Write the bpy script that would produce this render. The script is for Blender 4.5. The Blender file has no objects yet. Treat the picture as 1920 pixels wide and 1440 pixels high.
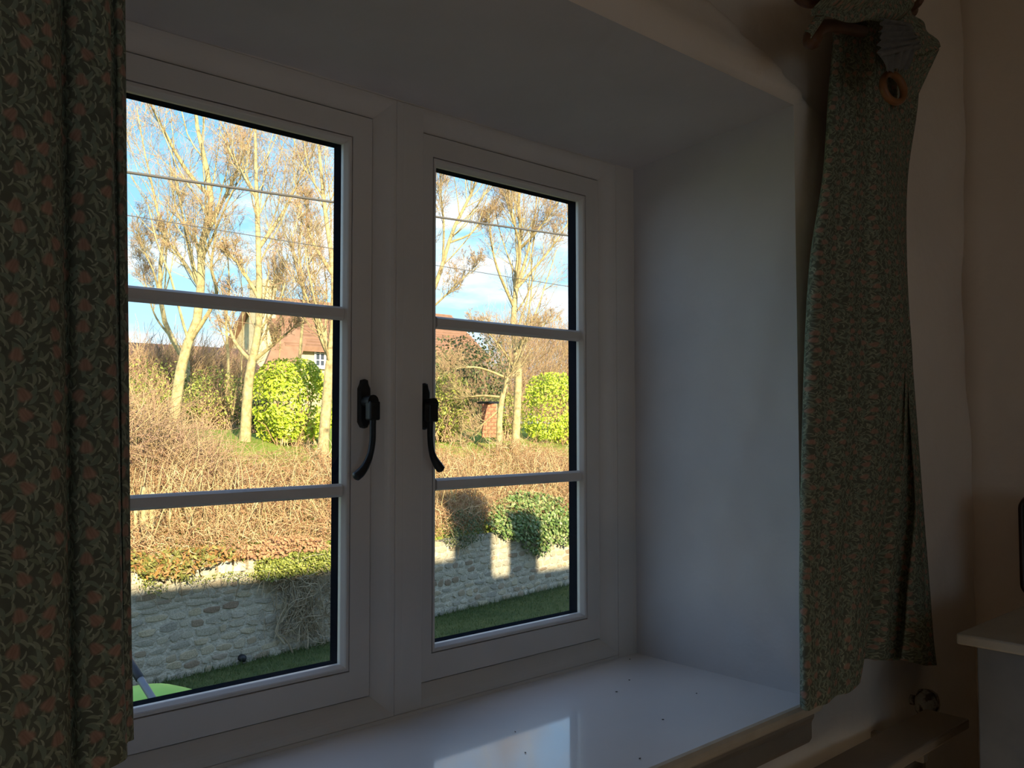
import bpy, bmesh, math, random
import numpy as np
from mathutils import Vector, Matrix

S = bpy.context.scene
COL = S.collection
rng = np.random.default_rng(11)
random.seed(5)

# ------------------------------------------------------------------ camera
CZ = 1.40                       # eye height above the room floor
YAW, PITCH, ROLL, FPX = math.radians(42.109), math.radians(2.503), math.radians(-0.05), 1629.0
_f = np.array([math.sin(YAW)*math.cos(PITCH), math.cos(YAW)*math.cos(PITCH), math.sin(PITCH)])
_r0 = np.array([math.cos(YAW), -math.sin(YAW), 0.0])
_u0 = np.cross(_r0, _f)
_r = _r0*math.cos(ROLL) + _u0*math.sin(ROLL)
_u = -_r0*math.sin(ROLL) + _u0*math.cos(ROLL)
CAM = np.array([0.0, 0.0, CZ])
cam_d = bpy.data.cameras.new('camera'); cam = bpy.data.objects.new('camera', cam_d); COL.objects.link(cam)
m = Matrix(((_r[0], _u[0], -_f[0], 0), (_r[1], _u[1], -_f[1], 0), (_r[2], _u[2], -_f[2], CZ), (0, 0, 0, 1)))
cam.matrix_world = m
cam_d.sensor_width = 36.0; cam_d.sensor_fit = 'HORIZONTAL'; cam_d.lens = 36.0*FPX/1920.0
cam_d.clip_start = 0.02; cam_d.clip_end = 500
S.camera = cam

def ray(px, py):
    return _f + _r*(px-960)/FPX - _u*(py-720)/FPX
def PY(px, py, y):
    d = ray(px, py); return CAM + d*(y/d[1])
def PX(px, py, x):
    d = ray(px, py); return CAM + d*(x/d[0])
def PZ(px, py, z):
    d = ray(px, py); return CAM + d*((z-CZ)/d[2])
def project(p):
    v = np.asarray(p, float) - CAM; w = v@_f
    return 960+FPX*(v@_r)/w, 720-FPX*(v@_u)/w, w

# ------------------------------------------------------------------ world, sun, exposure
SUN_DIR = np.array([0.35, 1.0, -0.39])      # the way the low winter sun travels: from behind the house
S.view_settings.view_transform = 'Standard'; S.view_settings.look = 'None'
S.view_settings.gamma = 1.0; S.view_settings.use_curve_mapping = False
S.view_settings.exposure = 0.45
SKY_STRENGTH = 1.2
SUN_STRENGTH = 9.0

world = bpy.data.worlds.new('sky'); S.world = world; world.use_nodes = True
nt = world.node_tree; nt.nodes.clear()
def N(nt, t, **k):
    n = nt.nodes.new(t)
    for a, b in k.items():
        if a == 'ins':
            for i, v in b.items(): n.inputs[i].default_value = v
        else: setattr(n, a, b)
    return n
def ramp(nt, stops, interp='LINEAR'):
    n = nt.nodes.new('ShaderNodeValToRGB'); n.color_ramp.interpolation = interp
    e = n.color_ramp.elements
    while len(e) < len(stops): e.new(0.5)
    for k, (p, c) in enumerate(stops):
        e[k].position = p; e[k].color = (c[0], c[1], c[2], 1)
    return n
tc = N(nt, 'ShaderNodeTexCoord'); sep = N(nt, 'ShaderNodeSeparateXYZ')
nt.links.new(tc.outputs['Generated'], sep.inputs[0])
g = ramp(nt, [(0.0, (.62, .76, .88)), (0.12, (.42, .70, .92)), (0.3, (.20, .50, .84)), (0.6, (.12, .33, .72)), (1.0, (.07, .22, .58))])
nt.links.new(sep.outputs['Z'], g.inputs[0])
mp = N(nt, 'ShaderNodeMapping'); mp.inputs['Scale'].default_value = (2.2, 2.2, 9.0); mp.inputs['Location'].default_value = (0.4, 0.9, 1.3)
nz = N(nt, 'ShaderNodeTexNoise', ins={'Scale': 1.6, 'Detail': 6.0, 'Roughness': 0.55})
nt.links.new(tc.outputs['Generated'], mp.inputs[0]); nt.links.new(mp.outputs[0], nz.inputs['Vector'])
cr = ramp(nt, [(0.45, (0, 0, 0)), (0.61, (1, 1, 1))])
nt.links.new(nz.outputs[0], cr.inputs[0])
band = ramp(nt, [(0.0, (.45, .45, .45)), (0.13, (.95, .95, .95)), (0.22, (.9, .9, .9)), (0.27, (.16, .16, .16)), (0.4, (.6, .6, .6)), (1.0, (.7, .7, .7))])
nt.links.new(sep.outputs['Z'], band.inputs[0])
mul = N(nt, 'ShaderNodeMath', operation='MULTIPLY')
nt.links.new(cr.outputs[0], mul.inputs[0]); nt.links.new(band.outputs[0], mul.inputs[1])
mx = N(nt, 'ShaderNodeMix', data_type='RGBA'); mx.inputs[7].default_value = (1.0, 1.0, 1.0, 1)
nt.links.new(mul.outputs[0], mx.inputs[0]); nt.links.new(g.outputs[0], mx.inputs[6])
bg = N(nt, 'ShaderNodeBackground', ins={'Strength': SKY_STRENGTH}); wo = N(nt, 'ShaderNodeOutputWorld')
nt.links.new(mx.outputs[2], bg.inputs[0]); nt.links.new(bg.outputs[0], wo.inputs[0])

sun_d = bpy.data.lights.new('sun', 'SUN'); sun = bpy.data.objects.new('sun', sun_d); COL.objects.link(sun)
sun_d.energy = SUN_STRENGTH; sun_d.color = (1.0, 0.86, 0.60); sun_d.angle = math.radians(0.6)
sun.rotation_euler = Vector(SUN_DIR).to_track_quat('-Z', 'Y').to_euler(); sun.location = (-3, -10, 8)

# ------------------------------------------------------------------ materials
def mat(name, color=(.8, .8, .8), rough=0.6, metal=0.0, spec=0.5, coat=0.0, coat_rough=0.05):
    m = bpy.data.materials.new(name); m.use_nodes = True
    b = m.node_tree.nodes['Principled BSDF']
    b.inputs['Base Color'].default_value = (*color, 1); b.inputs['Roughness'].default_value = rough
    b.inputs['Metallic'].default_value = metal; b.inputs['Specular IOR Level'].default_value = spec
    b.inputs['Coat Weight'].default_value = coat; b.inputs['Coat Roughness'].default_value = coat_rough
    return m, m.node_tree, b
def noisy(name, c1, c2, scale=8, rough=0.7, bump=0.0, bscale=None, detail=5, dist=0.01, metal=0, coat=0, lo=.35, hi=.65, stretch=None, spec=0.5):
    m, t, b = mat(name, c1, rough, metal, coat=coat, spec=spec)
    tc = N(t, 'ShaderNodeTexCoord'); src = tc.outputs['Object']
    if stretch:
        q = N(t, 'ShaderNodeMapping'); q.inputs['Scale'].default_value = stretch; t.links.new(src, q.inputs[0]); src = q.outputs[0]
    n = N(t, 'ShaderNodeTexNoise', ins={'Scale': scale, 'Detail': detail, 'Roughness': .6}); t.links.new(src, n.inputs['Vector'])
    r = ramp(t, [(lo, c1), (hi, c2)]); t.links.new(n.outputs[0], r.inputs[0]); t.links.new(r.outputs[0], b.inputs['Base Color'])
    if bump:
        n2 = N(t, 'ShaderNodeTexNoise', ins={'Scale': bscale or scale*3, 'Detail': 6.0}); t.links.new(src, n2.inputs['Vector'])
        bp = N(t, 'ShaderNodeBump', ins={'Strength': bump, 'Distance': dist}); t.links.new(n2.outputs[0], bp.inputs['Height'])
        t.links.new(bp.outputs[0], b.inputs['Normal'])
    return m
def island(name, stops, rough=0.6, translucent=0.0, spec=0.4, obj_random=False, noise=None):
    """colour picked at random for every loose piece (leaf, twig) or every object (stone)"""
    m, t, b = mat(name, stops[0][1], rough, spec=spec)
    if obj_random: o = N(t, 'ShaderNodeObjectInfo').outputs['Random']
    else: o = N(t, 'ShaderNodeNewGeometry').outputs['Random Per Island']
    r = ramp(t, stops); t.links.new(o, r.inputs[0]); col = r.outputs[0]
    if noise:
        tc = N(t, 'ShaderNodeTexCoord'); n = N(t, 'ShaderNodeTexNoise', ins={'Scale': noise[0], 'Detail': 6.0, 'Roughness': .65})
        t.links.new(tc.outputs['Object'], n.inputs['Vector'])
        rr = ramp(t, [(.3, (noise[1],)*3), (.7, (noise[2],)*3)]); t.links.new(n.outputs[0], rr.inputs[0])
        mm = N(t, 'ShaderNodeMix', data_type='RGBA', blend_type='MULTIPLY'); mm.inputs[0].default_value = 1
        t.links.new(col, mm.inputs[6]); t.links.new(rr.outputs[0], mm.inputs[7]); col = mm.outputs[2]
        bp = N(t, 'ShaderNodeBump', ins={'Strength': .6, 'Distance': .02}); t.links.new(n.outputs[0], bp.inputs['Height']); t.links.new(bp.outputs[0], b.inputs['Normal'])
    t.links.new(col, b.inputs['Base Color'])
    if translucent:
        tr = N(t, 'ShaderNodeBsdfTranslucent'); t.links.new(col, tr.inputs[0])
        ms = N(t, 'ShaderNodeMixShader', ins={0: translucent}); out = t.nodes['Material Output']
        t.links.new(b.outputs[0], ms.inputs[1]); t.links.new(tr.outputs[0], ms.inputs[2]); t.links.new(ms.outputs[0], out.inputs[0])
    return m

M = {}
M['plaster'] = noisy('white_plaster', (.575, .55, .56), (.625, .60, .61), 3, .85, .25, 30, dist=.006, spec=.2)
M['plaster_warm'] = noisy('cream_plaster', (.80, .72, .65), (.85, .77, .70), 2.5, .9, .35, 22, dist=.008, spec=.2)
M['frame'] = noisy('white_window_paint', (.64, .585, .55), (.68, .625, .59), 5, .38, .05, 60, dist=.002)
M['sill'] = noisy('glossy_sill_paint', (.86, .82, .81), (.90, .86, .85), 4, .34, .10, 9, dist=.004, coat=1.0)
M['sill'].node_tree.nodes['Principled BSDF'].inputs['Coat Roughness'].default_value = .07
M['nosing'] = noisy('brown_sill_edge', (.60, .50, .38), (.68, .58, .46), 12, .45, .1, 30, dist=.002)
M['rebate'], _, _ = mat('shaded_outer_bar', (.005, .006, .009), .9, spec=0.0)  # near-black colour stands in for shade on the outer bars
M['rebate_shade'], _, _ = mat('shaded_rebate', (.005, .007, .012), .9, spec=0.0)  # shade on the outer sash sides, put into the colour as near-black
M['iron'] = noisy('black_iron', (.008, .008, .009), (.016, .016, .017), 60, .45, .4, 120, dist=.001, metal=.3)
M['wood_pole'] = noisy('orange_pine', (.085, .030, .012), (.13, .05, .02), 6, .4, .1, 40, dist=.002, stretch=(1, 8, 8))
M['ring_wood'] = noisy('honey_wood', (.17, .06, .02), (.25, .10, .035), 8, .4)
M['lining'] = noisy('grey_lining', (.13, .125, .125), (.18, .175, .17), 30, .9, .2, 200, dist=.001)
M['grey_paint'] = noisy('grey_furniture_paint', (.17, .19, .23), (.21, .23, .27), 10, .5, .05, 50, dist=.002)
M['grey_top'] = noisy('pale_furniture_top', (.42, .40, .36), (.48, .46, .42), 12, .45)
M['dark_wood'] = noisy('dark_wood', (.03, .012, .010), (.05, .02, .016), 8, .4)
M['pink'], _, _ = mat('dusky_pink', (.35, .12, .11), .5)
M['greygreen'], _, _ = mat('grey_green_cloth', (.10, .12, .10), .8)
M['radiator'], _, _ = mat('radiator_enamel', (.30, .26, .21), .45)
M['shelf_wood'] = noisy('cream_shelf', (.36, .29, .22), (.42, .34, .26), 6, .55, .05, 30)
M['floor'] = noisy('oak_floor', (.13, .09, .065), (.18, .13, .09), 3, .5, stretch=(12, 1, 1))
M['steel'], _, _ = mat('chrome', (.6, .6, .62), .2, 1.0)
# exterior
M['mortar'] = noisy('lime_mortar', (.36, .32, .24), (.60, .54, .42), 9, .95, 1.0, 30, dist=.03)
M['stone'] = island('rubble_stone', [(0, (.50, .45, .34)), (.3, (.60, .53, .39)), (.5, (.43, .39, .31)), (.68, (.64, .54, .36)), (.84, (.50, .40, .27)), (.94, (.34, .25, .17)), (1, (.68, .62, .48))], .9, obj_random=True, noise=(14, .45, 1.2), spec=.2)
M['stone_small'] = island('rubble_stone_joined', [(0, (.50, .45, .34)), (.3, (.60, .53, .39)), (.6, (.43, .39, .31)), (.8, (.54, .40, .24)), (1, (.68, .62, .48))], .9, noise=(14, .45, 1.2), spec=.2)
M['coping'] = island('pale_coping', [(0, (.52, .46, .33)), (1, (.66, .60, .45))], .9, obj_random=True, noise=(12, .7, 1.1), spec=.2)
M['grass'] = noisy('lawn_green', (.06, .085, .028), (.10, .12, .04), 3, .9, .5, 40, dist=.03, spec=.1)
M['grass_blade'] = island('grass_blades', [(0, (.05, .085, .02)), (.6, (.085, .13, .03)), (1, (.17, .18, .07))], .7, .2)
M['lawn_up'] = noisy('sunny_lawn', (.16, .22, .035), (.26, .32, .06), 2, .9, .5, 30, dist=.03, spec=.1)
M['earth'] = noisy('bank_earth', (.12, .085, .05), (.2, .14, .08), 5, .95, .6, 20, dist=.05)
M['bark'] = island('pale_bark', [(0, (.50, .39, .19)), (1, (.66, .53, .28))], .85, noise=(9, .38, 1.1), spec=.2)
M['twig_pale'] = island('pale_twigs', [(0, (.30, .19, .12)), (.5, (.52, .38, .19)), (1, (.46, .27, .20))], .8, spec=.2)
M['twig_brown'] = island('hedge_twigs', [(0, (.26, .12, .06)), (.35, (.58, .40, .20)), (.6, (.42, .21, .11)), (1, (.80, .66, .38))], .8, spec=.2)
M['twig_grey'] = island('vine_stems', [(0, (.30, .23, .14)), (1, (.60, .50, .34))], .85, spec=.2)
M['leaf_laurel'] = island('laurel_leaves', [(0, (.26, .36, .025)), (.4, (.42, .52, .04)), (.8, (.56, .62, .06)), (1, (.66, .68, .12))], .4, .2)
M['leaf_green'] = island('green_leaves', [(0, (.09, .11, .02)), (.5, (.24, .27, .045)), (1, (.44, .44, .10))], .5, .2)
M['leaf_ivy'] = island('ivy_leaves', [(0, (.08, .14, .03)), (.5, (.16, .24, .06)), (1, (.36, .38, .16))], .4, .15)
M['leaf_dark'] = island('conifer_leaves', [(0, (.05, .07, .02)), (1, (.14, .15, .05))], .6, .1)
M['leaf_rust'] = island('rust_leaves', [(0, (.26, .12, .045)), (.35, (.44, .24, .07)), (.55, (.14, .15, .03)), (1, (.32, .29, .08))], .5, .2)
M['leaf_brown'] = island('brown_dead_leaves', [(0, (.34, .17, .09)), (1, (.55, .33, .16))], .7, .2)
M['brick'] = noisy('red_brick', (.42, .13, .07), (.55, .22, .12), 12, .9)
M['tile_roof'] = island('clay_tiles', [(0, (.24, .13, .085)), (.5, (.30, .17, .11)), (1, (.21, .12, .08))], .9, noise=(3, .8, 1.1), spec=.2)
M['house_stone'] = noisy('cream_house_stone', (.55, .44, .25), (.66, .55, .34), 3, .9, .5, 8, dist=.05)
M['white_paint'], _, _ = mat('white_paint', (.8, .8, .8), .5)
M['dark_glass'], _, _ = mat('dark_pane', (.05, .06, .08), .1)
M['cable'], _, _ = mat('cable_rubber', (.10, .09, .08), .7)
M['lime'] = noisy('lime_canvas', (.24, .46, .05), (.30, .54, .07), 5, .6)
M['grey_metal'], _, _ = mat('grey_metal', (.16, .17, .19), .5, .3)
M['black'], _, _ = mat('black_plastic', (.012, .012, .014), .5)
M['shell'] = noisy('mottled_china', (.05, .03, .025), (.40, .38, .33), 45, .15, lo=.42, hi=.52)
M['own_wall'] = noisy('own_house_stone', (.40, .36, .28), (.5, .45, .36), 4, .9)
M['own_roof'] = noisy('own_roof_tiles', (.20, .10, .07), (.28, .15, .10), 6, .9)

# thin window glass: straight-through light plus a Fresnel reflection
gm = bpy.data.materials.new('window_glass'); gm.use_nodes = True; t = gm.node_tree; t.nodes.clear()
tr = N(t, 'ShaderNodeBsdfTransparent'); tr.inputs[0].default_value = (.97, .985, .98, 1)
gl = N(t, 'ShaderNodeBsdfGlossy', ins={'Roughness': 0.0}); fr = N(t, 'ShaderNodeFresnel', ins={'IOR': 1.45})
ms = N(t, 'ShaderNodeMixShader'); out = N(t, 'ShaderNodeOutputMaterial')
geo = N(t, 'ShaderNodeNewGeometry'); inv = N(t, 'ShaderNodeMath', operation='SUBTRACT'); inv.inputs[0].default_value = 1; t.links.new(geo.outputs['Backfacing'], inv.inputs[1])
ff = N(t, 'ShaderNodeMath', operation='MULTIPLY'); t.links.new(inv.outputs[0], ff.inputs[0]); t.links.new(fr.outputs[0], ff.inputs[1]); t.links.new(ff.outputs[0], ms.inputs[0]); t.links.new(tr.outputs[0], ms.inputs[1]); t.links.new(gl.outputs[0], ms.inputs[2]); t.links.new(ms.outputs[0], out.inputs[0])
M['glass'] = gm

# printed tulip fabric: everything in cloth space (UV in metres)
def fabric():
    m, t, b = mat('tulip_print_cotton', (.1, .15, .1), .95, spec=.1)
    L = t.links.new
    uv = N(t, 'ShaderNodeUVMap'); base = uv.outputs[0]
    nz = N(t, 'ShaderNodeTexNoise', ins={'Scale': 60.0, 'Detail': 2.0}); L(base, nz.inputs['Vector'])
    def vm(op, a, b_=None, val=None):
        n = N(t, 'ShaderNodeVectorMath', operation=op); L(a, n.inputs[0])
        if b_ is not None: L(b_, n.inputs[1])
        if val is not None: n.inputs[1].default_value = val
        return n
    def mt(op, a, b_=None, clamp=False):
        n = N(t, 'ShaderNodeMath', operation=op); n.use_clamp = clamp
        for i, v in enumerate((a, b_)):
            if v is None: continue
            if isinstance(v, (int, float)): n.inputs[i].default_value = v
            else: L(v, n.inputs[i])
        return n.outputs[0]
    col = None
    def cell(scale, off, rnd):
        a = vm('MULTIPLY', base, val=(scale, scale, 0)); a = vm('ADD', a.outputs[0], val=off)
        v = N(t, 'ShaderNodeTexVoronoi', voronoi_dimensions='2D'); v.inputs['Scale'].default_value = 1; v.inputs['Randomness'].default_value = rnd
        L(a.outputs[0], v.inputs['Vector'])
        d = vm('SUBTRACT', a.outputs[0], v.outputs['Position'])
        s = N(t, 'ShaderNodeSeparateXYZ'); L(d.outputs[0], s.inputs[0])
        c = N(t, 'ShaderNodeSeparateColor'); L(v.outputs['Color'], c.inputs[0])
        return s.outputs[0], s.outputs[1], c.outputs[0], c.outputs[1]
    def rot(x, y, ang):
        c, s = mt('COSINE', ang), mt('SINE', ang)
        return mt('ADD', mt('MULTIPLY', x, c), mt('MULTIPLY', y, s)), mt('SUBTRACT', mt('MULTIPLY', y, c), mt('MULTIPLY', x, s))
    def mixc(fac, prev, color):
        n = N(t, 'ShaderNodeMix', data_type='RGBA'); L(fac, n.inputs[0])
        if isinstance(prev, tuple): n.inputs[6].default_value = (*prev, 1)
        else: L(prev, n.inputs[6])
        if isinstance(color, tuple): n.inputs[7].default_value = (*color, 1)
        else: L(color, n.inputs[7])
        return n.outputs[2]
    cur = (.17, .18, .14)
    # layers of thin curved leaves
    for sc, off, colr, w in ((95, (.3, .7, 0), (.28, .31, .22), .16), (80, (3.3, .2, 0), (.36, .39, .29), .13), (110, (7.1, 5.2, 0), (.44, .46, .35), .09), (70, (9.4, 1.9, 0), (.27, .32, .25), .14)):
        x, y, r1, r2 = cell(sc, off, .9)
        xr, yr = rot(x, y, mt('ADD', mt('MULTIPLY', r1, 2.2), .5))
        yc = mt('SUBTRACT', yr, mt('MULTIPLY', mt('MULTIPLY', xr, xr), .7))
        d = mt('ADD', mt('MULTIPLY', mt('MULTIPLY', xr, xr), 4.2), mt('POWER', mt('DIVIDE', mt('ABSOLUTE', yc), w), 2.0))
        f = mt('MULTIPLY', mt('SUBTRACT', 1.0, d), 5.0, True)
        cur = mixc(f, cur, colr)
    # tulips: a cup of three petals
    x, y, r1, r2 = cell(39, (1.1, 2.3, 0), .55)
    xr, yr = rot(x, y, mt('MULTIPLY', mt('SUBTRACT', r1, .5), 1.6))
    rr = mt('SQRT', mt('ADD', mt('MULTIPLY', mt('MULTIPLY', xr, xr), 1.25), mt('MULTIPLY', yr, yr)))
    an = mt('ARCTAN2', xr, yr)
    edge = mt('ADD', .27, mt('MULTIPLY', mt('COSINE', mt('MULTIPLY', an, 3.0)), .03))
    f = mt('MULTIPLY', mt('SUBTRACT', edge, rr), 9.0, True)
    pet = N(t, 'ShaderNodeMath', operation='SINE'); L(mt('MULTIPLY', mt('ABSOLUTE', xr), 42.0), pet.inputs[0])
    pc = mixc(mt('MULTIPLY', mt('ADD', pet.outputs[0], 1.0), .35, True), (.52, .33, .26), (.40, .24, .18))
    cur = mixc(f, cur, pc)
    mm = N(t, 'ShaderNodeMix', data_type='RGBA', blend_type='MULTIPLY'); mm.inputs[0].default_value = .5
    L(cur, mm.inputs[6]); L(nz.outputs[0], mm.inputs[7]); 
    br = N(t, 'ShaderNodeBrightContrast', ins={1: 0.0}); L(mm.outputs[2], br.inputs[0])
    L(br.outputs[0], b.inputs['Base Color'])
    return m
M['fabric'] = fabric()

# ------------------------------------------------------------------ helpers
def tag(o, label=None, cat=None, group=None, kind=None):
    if label: o['label'] = label
    if cat: o['category'] = cat
    if group: o['group'] = group
    if kind: o['kind'] = kind
    return o
def empty(name, loc, label=None, cat=None, group=None, kind=None):
    o = bpy.data.objects.new(name, None); COL.objects.link(o); o.location = [float(v) for v in loc]; o.empty_display_size = .1
    return tag(o, label, cat, group, kind)
def link(name, me, parent=None, loc=None):
    o = bpy.data.objects.new(name, me); COL.objects.link(o)
    if parent is not None:
        o.parent = parent
        o.matrix_parent_inverse = Matrix.Translation(parent_world(parent)).inverted()
    if loc is not None: o.location = [float(v) for v in loc]
    return o
def parent_world(p):
    v = Vector((0, 0, 0))
    while p is not None:
        if p.matrix_parent_inverse != Matrix.Identity(4) and p.parent is not None:
            # local offset is expressed in world space already
            return Vector(p.location)
        v += Vector(p.location); p = p.parent
    return v
def mesh_np(name, V, F, mat_, smooth=False, uv=None):
    """V (n,3); F (m,k) all faces the same size"""
    me = bpy.data.meshes.new(name)
    V = np.ascontiguousarray(V, np.float32); F = np.ascontiguousarray(F, np.int32); k = F.shape[1]
    me.vertices.add(len(V)); me.vertices.foreach_set('co', V.ravel())
    me.loops.add(F.size); me.loops.foreach_set('vertex_index', F.ravel())
    me.polygons.add(len(F)); me.polygons.foreach_set('loop_start', np.arange(0, F.size, k, dtype=np.int32))
    me.update(calc_edges=True)
    if smooth: me.polygons.foreach_set('use_smooth', np.ones(len(F), bool))
    me.materials.append(mat_)
    if uv is not None:
        l = me.uv_layers.new(name='UVMap'); l.data.foreach_set('uv', np.ascontiguousarray(uv[F.ravel()], np.float32).ravel())
    me.validate()
    return me
def obj_np(name, V, F, mat_, parent=None, smooth=False, uv=None):
    return link(name, mesh_np(name, V, F, mat_, smooth, uv), parent)
def from_bm(name, bm, mat_, parent=None, smooth=False):
    bmesh.ops.recalc_face_normals(bm, faces=bm.faces)
    me = bpy.data.meshes.new(name); bm.to_mesh(me); bm.free()
    if smooth: me.polygons.foreach_set('use_smooth', np.ones(len(me.polygons), bool))
    me.materials.append(mat_)
    return link(name, me, parent)
def bm_box(bm, a, b, bev=0.0, seg=2):
    a, b = [min(p, q) for p, q in zip(a, b)], [max(p, q) for p, q in zip(a, b)]
    r = bmesh.ops.create_cube(bm, size=1)['verts']
    for v in r: v.co = Vector([a[i]+(v.co[i]+.5)*(b[i]-a[i]) for i in range(3)])
    if bev:
        es = list({e for v in r for e in v.link_edges})
        bmesh.ops.bevel(bm, geom=es, offset=bev, segments=seg, affect='EDGES', profile=.5)
def box(name, a, b, mat_, parent=None, bev=0.0):
    bm = bmesh.new(); bm_box(bm, a, b, bev); return from_bm(name, bm, mat_, parent)
def tubes(P, R, s=3, cap=False):
    """P (n,k,3) polylines, R (n,k) radii -> V, F quads"""
    P = np.asarray(P, float); R = np.asarray(R, float); n, k, _ = P.shape
    T = np.empty_like(P); T[:, 1:-1] = P[:, 2:]-P[:, :-2]; T[:, 0] = P[:, 1]-P[:, 0]; T[:, -1] = P[:, -1]-P[:, -2]
    T /= np.linalg.norm(T, axis=2, keepdims=True)+1e-12
    mean = P[:, -1]-P[:, 0]; ref = np.where((np.abs(mean[:, 0]) < np.abs(mean[:, 2]))[:, None], np.array([1., 0, 0]), np.array([0., 0, 1]))
    ref = np.repeat(ref[:, None], k, 1)
    U = np.cross(T, ref); U /= np.linalg.norm(U, axis=2, keepdims=True)+1e-12; W = np.cross(T, U)
    a = np.arange(s)*2*math.pi/s
    V = P[:, :, None]+R[:, :, None, None]*(np.cos(a)[None, None, :, None]*U[:, :, None]+np.sin(a)[None, None, :, None]*W[:, :, None])
    base = (np.arange(n)*k*s)[:, None, None]+(np.arange(k-1)*s)[None, :, None]
    j = np.arange(s)[None, None, :]; j2 = (np.arange(s)+1)[None, None, :] % s
    F = np.stack([base+j, base+j2, base+s+j2, base+s+j], -1).reshape(-1, 4)
    return V.reshape(-1, 3), F
def join(parts):
    Vs, Fs, o = [], [], 0
    for V, F in parts: Vs.append(V); Fs.append(F+o); o += len(V)
    return np.concatenate(Vs), np.concatenate(Fs)
def tube(name, pts, rad, mat_, parent=None, s=10, res=4):
    """smooth capped tube through pts"""
    pts = np.asarray(pts, float); n = len(pts); rad = np.broadcast_to(rad, n).astype(float) if np.ndim(rad) else np.full(n, rad)
    q = []
    rr = []
    for i in range(n-1):
        p0, p1, p2, p3 = pts[max(i-1, 0)], pts[i], pts[i+1], pts[min(i+2, n-1)]
        for t_ in np.arange(res)/res:
            q.append(.5*((2*p1)+(-p0+p2)*t_+(2*p0-5*p1+4*p2-p3)*t_**2+(-p0+3*p1-3*p2+p3)*t_**3)); rr.append(rad[i]*(1-t_)+rad[i+1]*t_)
    q.append(pts[-1]); rr.append(rad[-1]); q = np.array(q); rr = np.array(rr)
    d0 = q[0]-(q[1]-q[0])/np.linalg.norm(q[1]-q[0])*rr[0]*.4; d1 = q[-1]+(q[-1]-q[-2])/np.linalg.norm(q[-1]-q[-2])*rr[-1]*.4
    q = np.vstack([q[0], q, q[-1]]) ; q[0] = d0; q[-1] = d1; rr = np.concatenate([[rr[0]*.45], rr, [rr[-1]*.45]])
    V, F = tubes(q[None], rr[None], s)
    bm = bmesh.new(); vs = [bm.verts.new(v) for v in V]
    for f in F: bm.faces.new([vs[i] for i in f])
    bm.faces.new(vs[:s]); bm.faces.new(vs[-s:])
    return from_bm(name, bm, mat_, parent, True)
def ring(name, x0, x1, z0, z1, prof, mat_, parent=None, bm=None):
    """mitred rectangular frame: prof = closed loop of (offset outwards, y)"""
    own = bm is None
    if own: bm = bmesh.new()
    rows = []
    for off, y in prof:
        rows.append([bm.verts.new((x, y, z)) for x, z in ((x0-off, z0-off), (x1+off, z0-off), (x1+off, z1+off), (x0-off, z1+off))])
    n = len(rows)
    for i in range(n):
        a, b = rows[i], rows[(i+1) % n]
        for j in range(4): bm.faces.new((a[j], a[(j+1) % 4], b[(j+1) % 4], b[j]))
    if own: return from_bm(name, bm, mat_, parent)

# ------------------------------------------------------------------ the room shell
WY0, WY1 = 0.951, 1.50          # inner and outer face of the thick stone wall
FACE, SASH, BEAD = 1.40, 1.42, 1.4315
XL, XR0, XR1 = [v*BEAD/1.44 for v in (0.8652, 1.0864, 1.5178)]
GW = XR1-XR0; XL0 = XL-GW
T_, B_, M1U, M1L, M2U, M2L = [CZ+v*BEAD/1.44 for v in (.5343, -.4528, .2197, .1934, -.1159, -.1412)]
REV_R = PY(1190, 760, FACE)[0]
REV_L = (XL+XR0)-REV_R
SILL = PY(1195, 1224, FACE)[2]
HEAD = PY(1185, 318, FACE)[2]
SOF = PY(1500, 200, WY0)[2]     # the soffit rises towards the room
ROOM_R = PY(1815, 700, WY0)[0]; ROOM_L, ROOM_B, CEIL = -1.9, -3.2, 2.74
GROUND = -2.2

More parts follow.
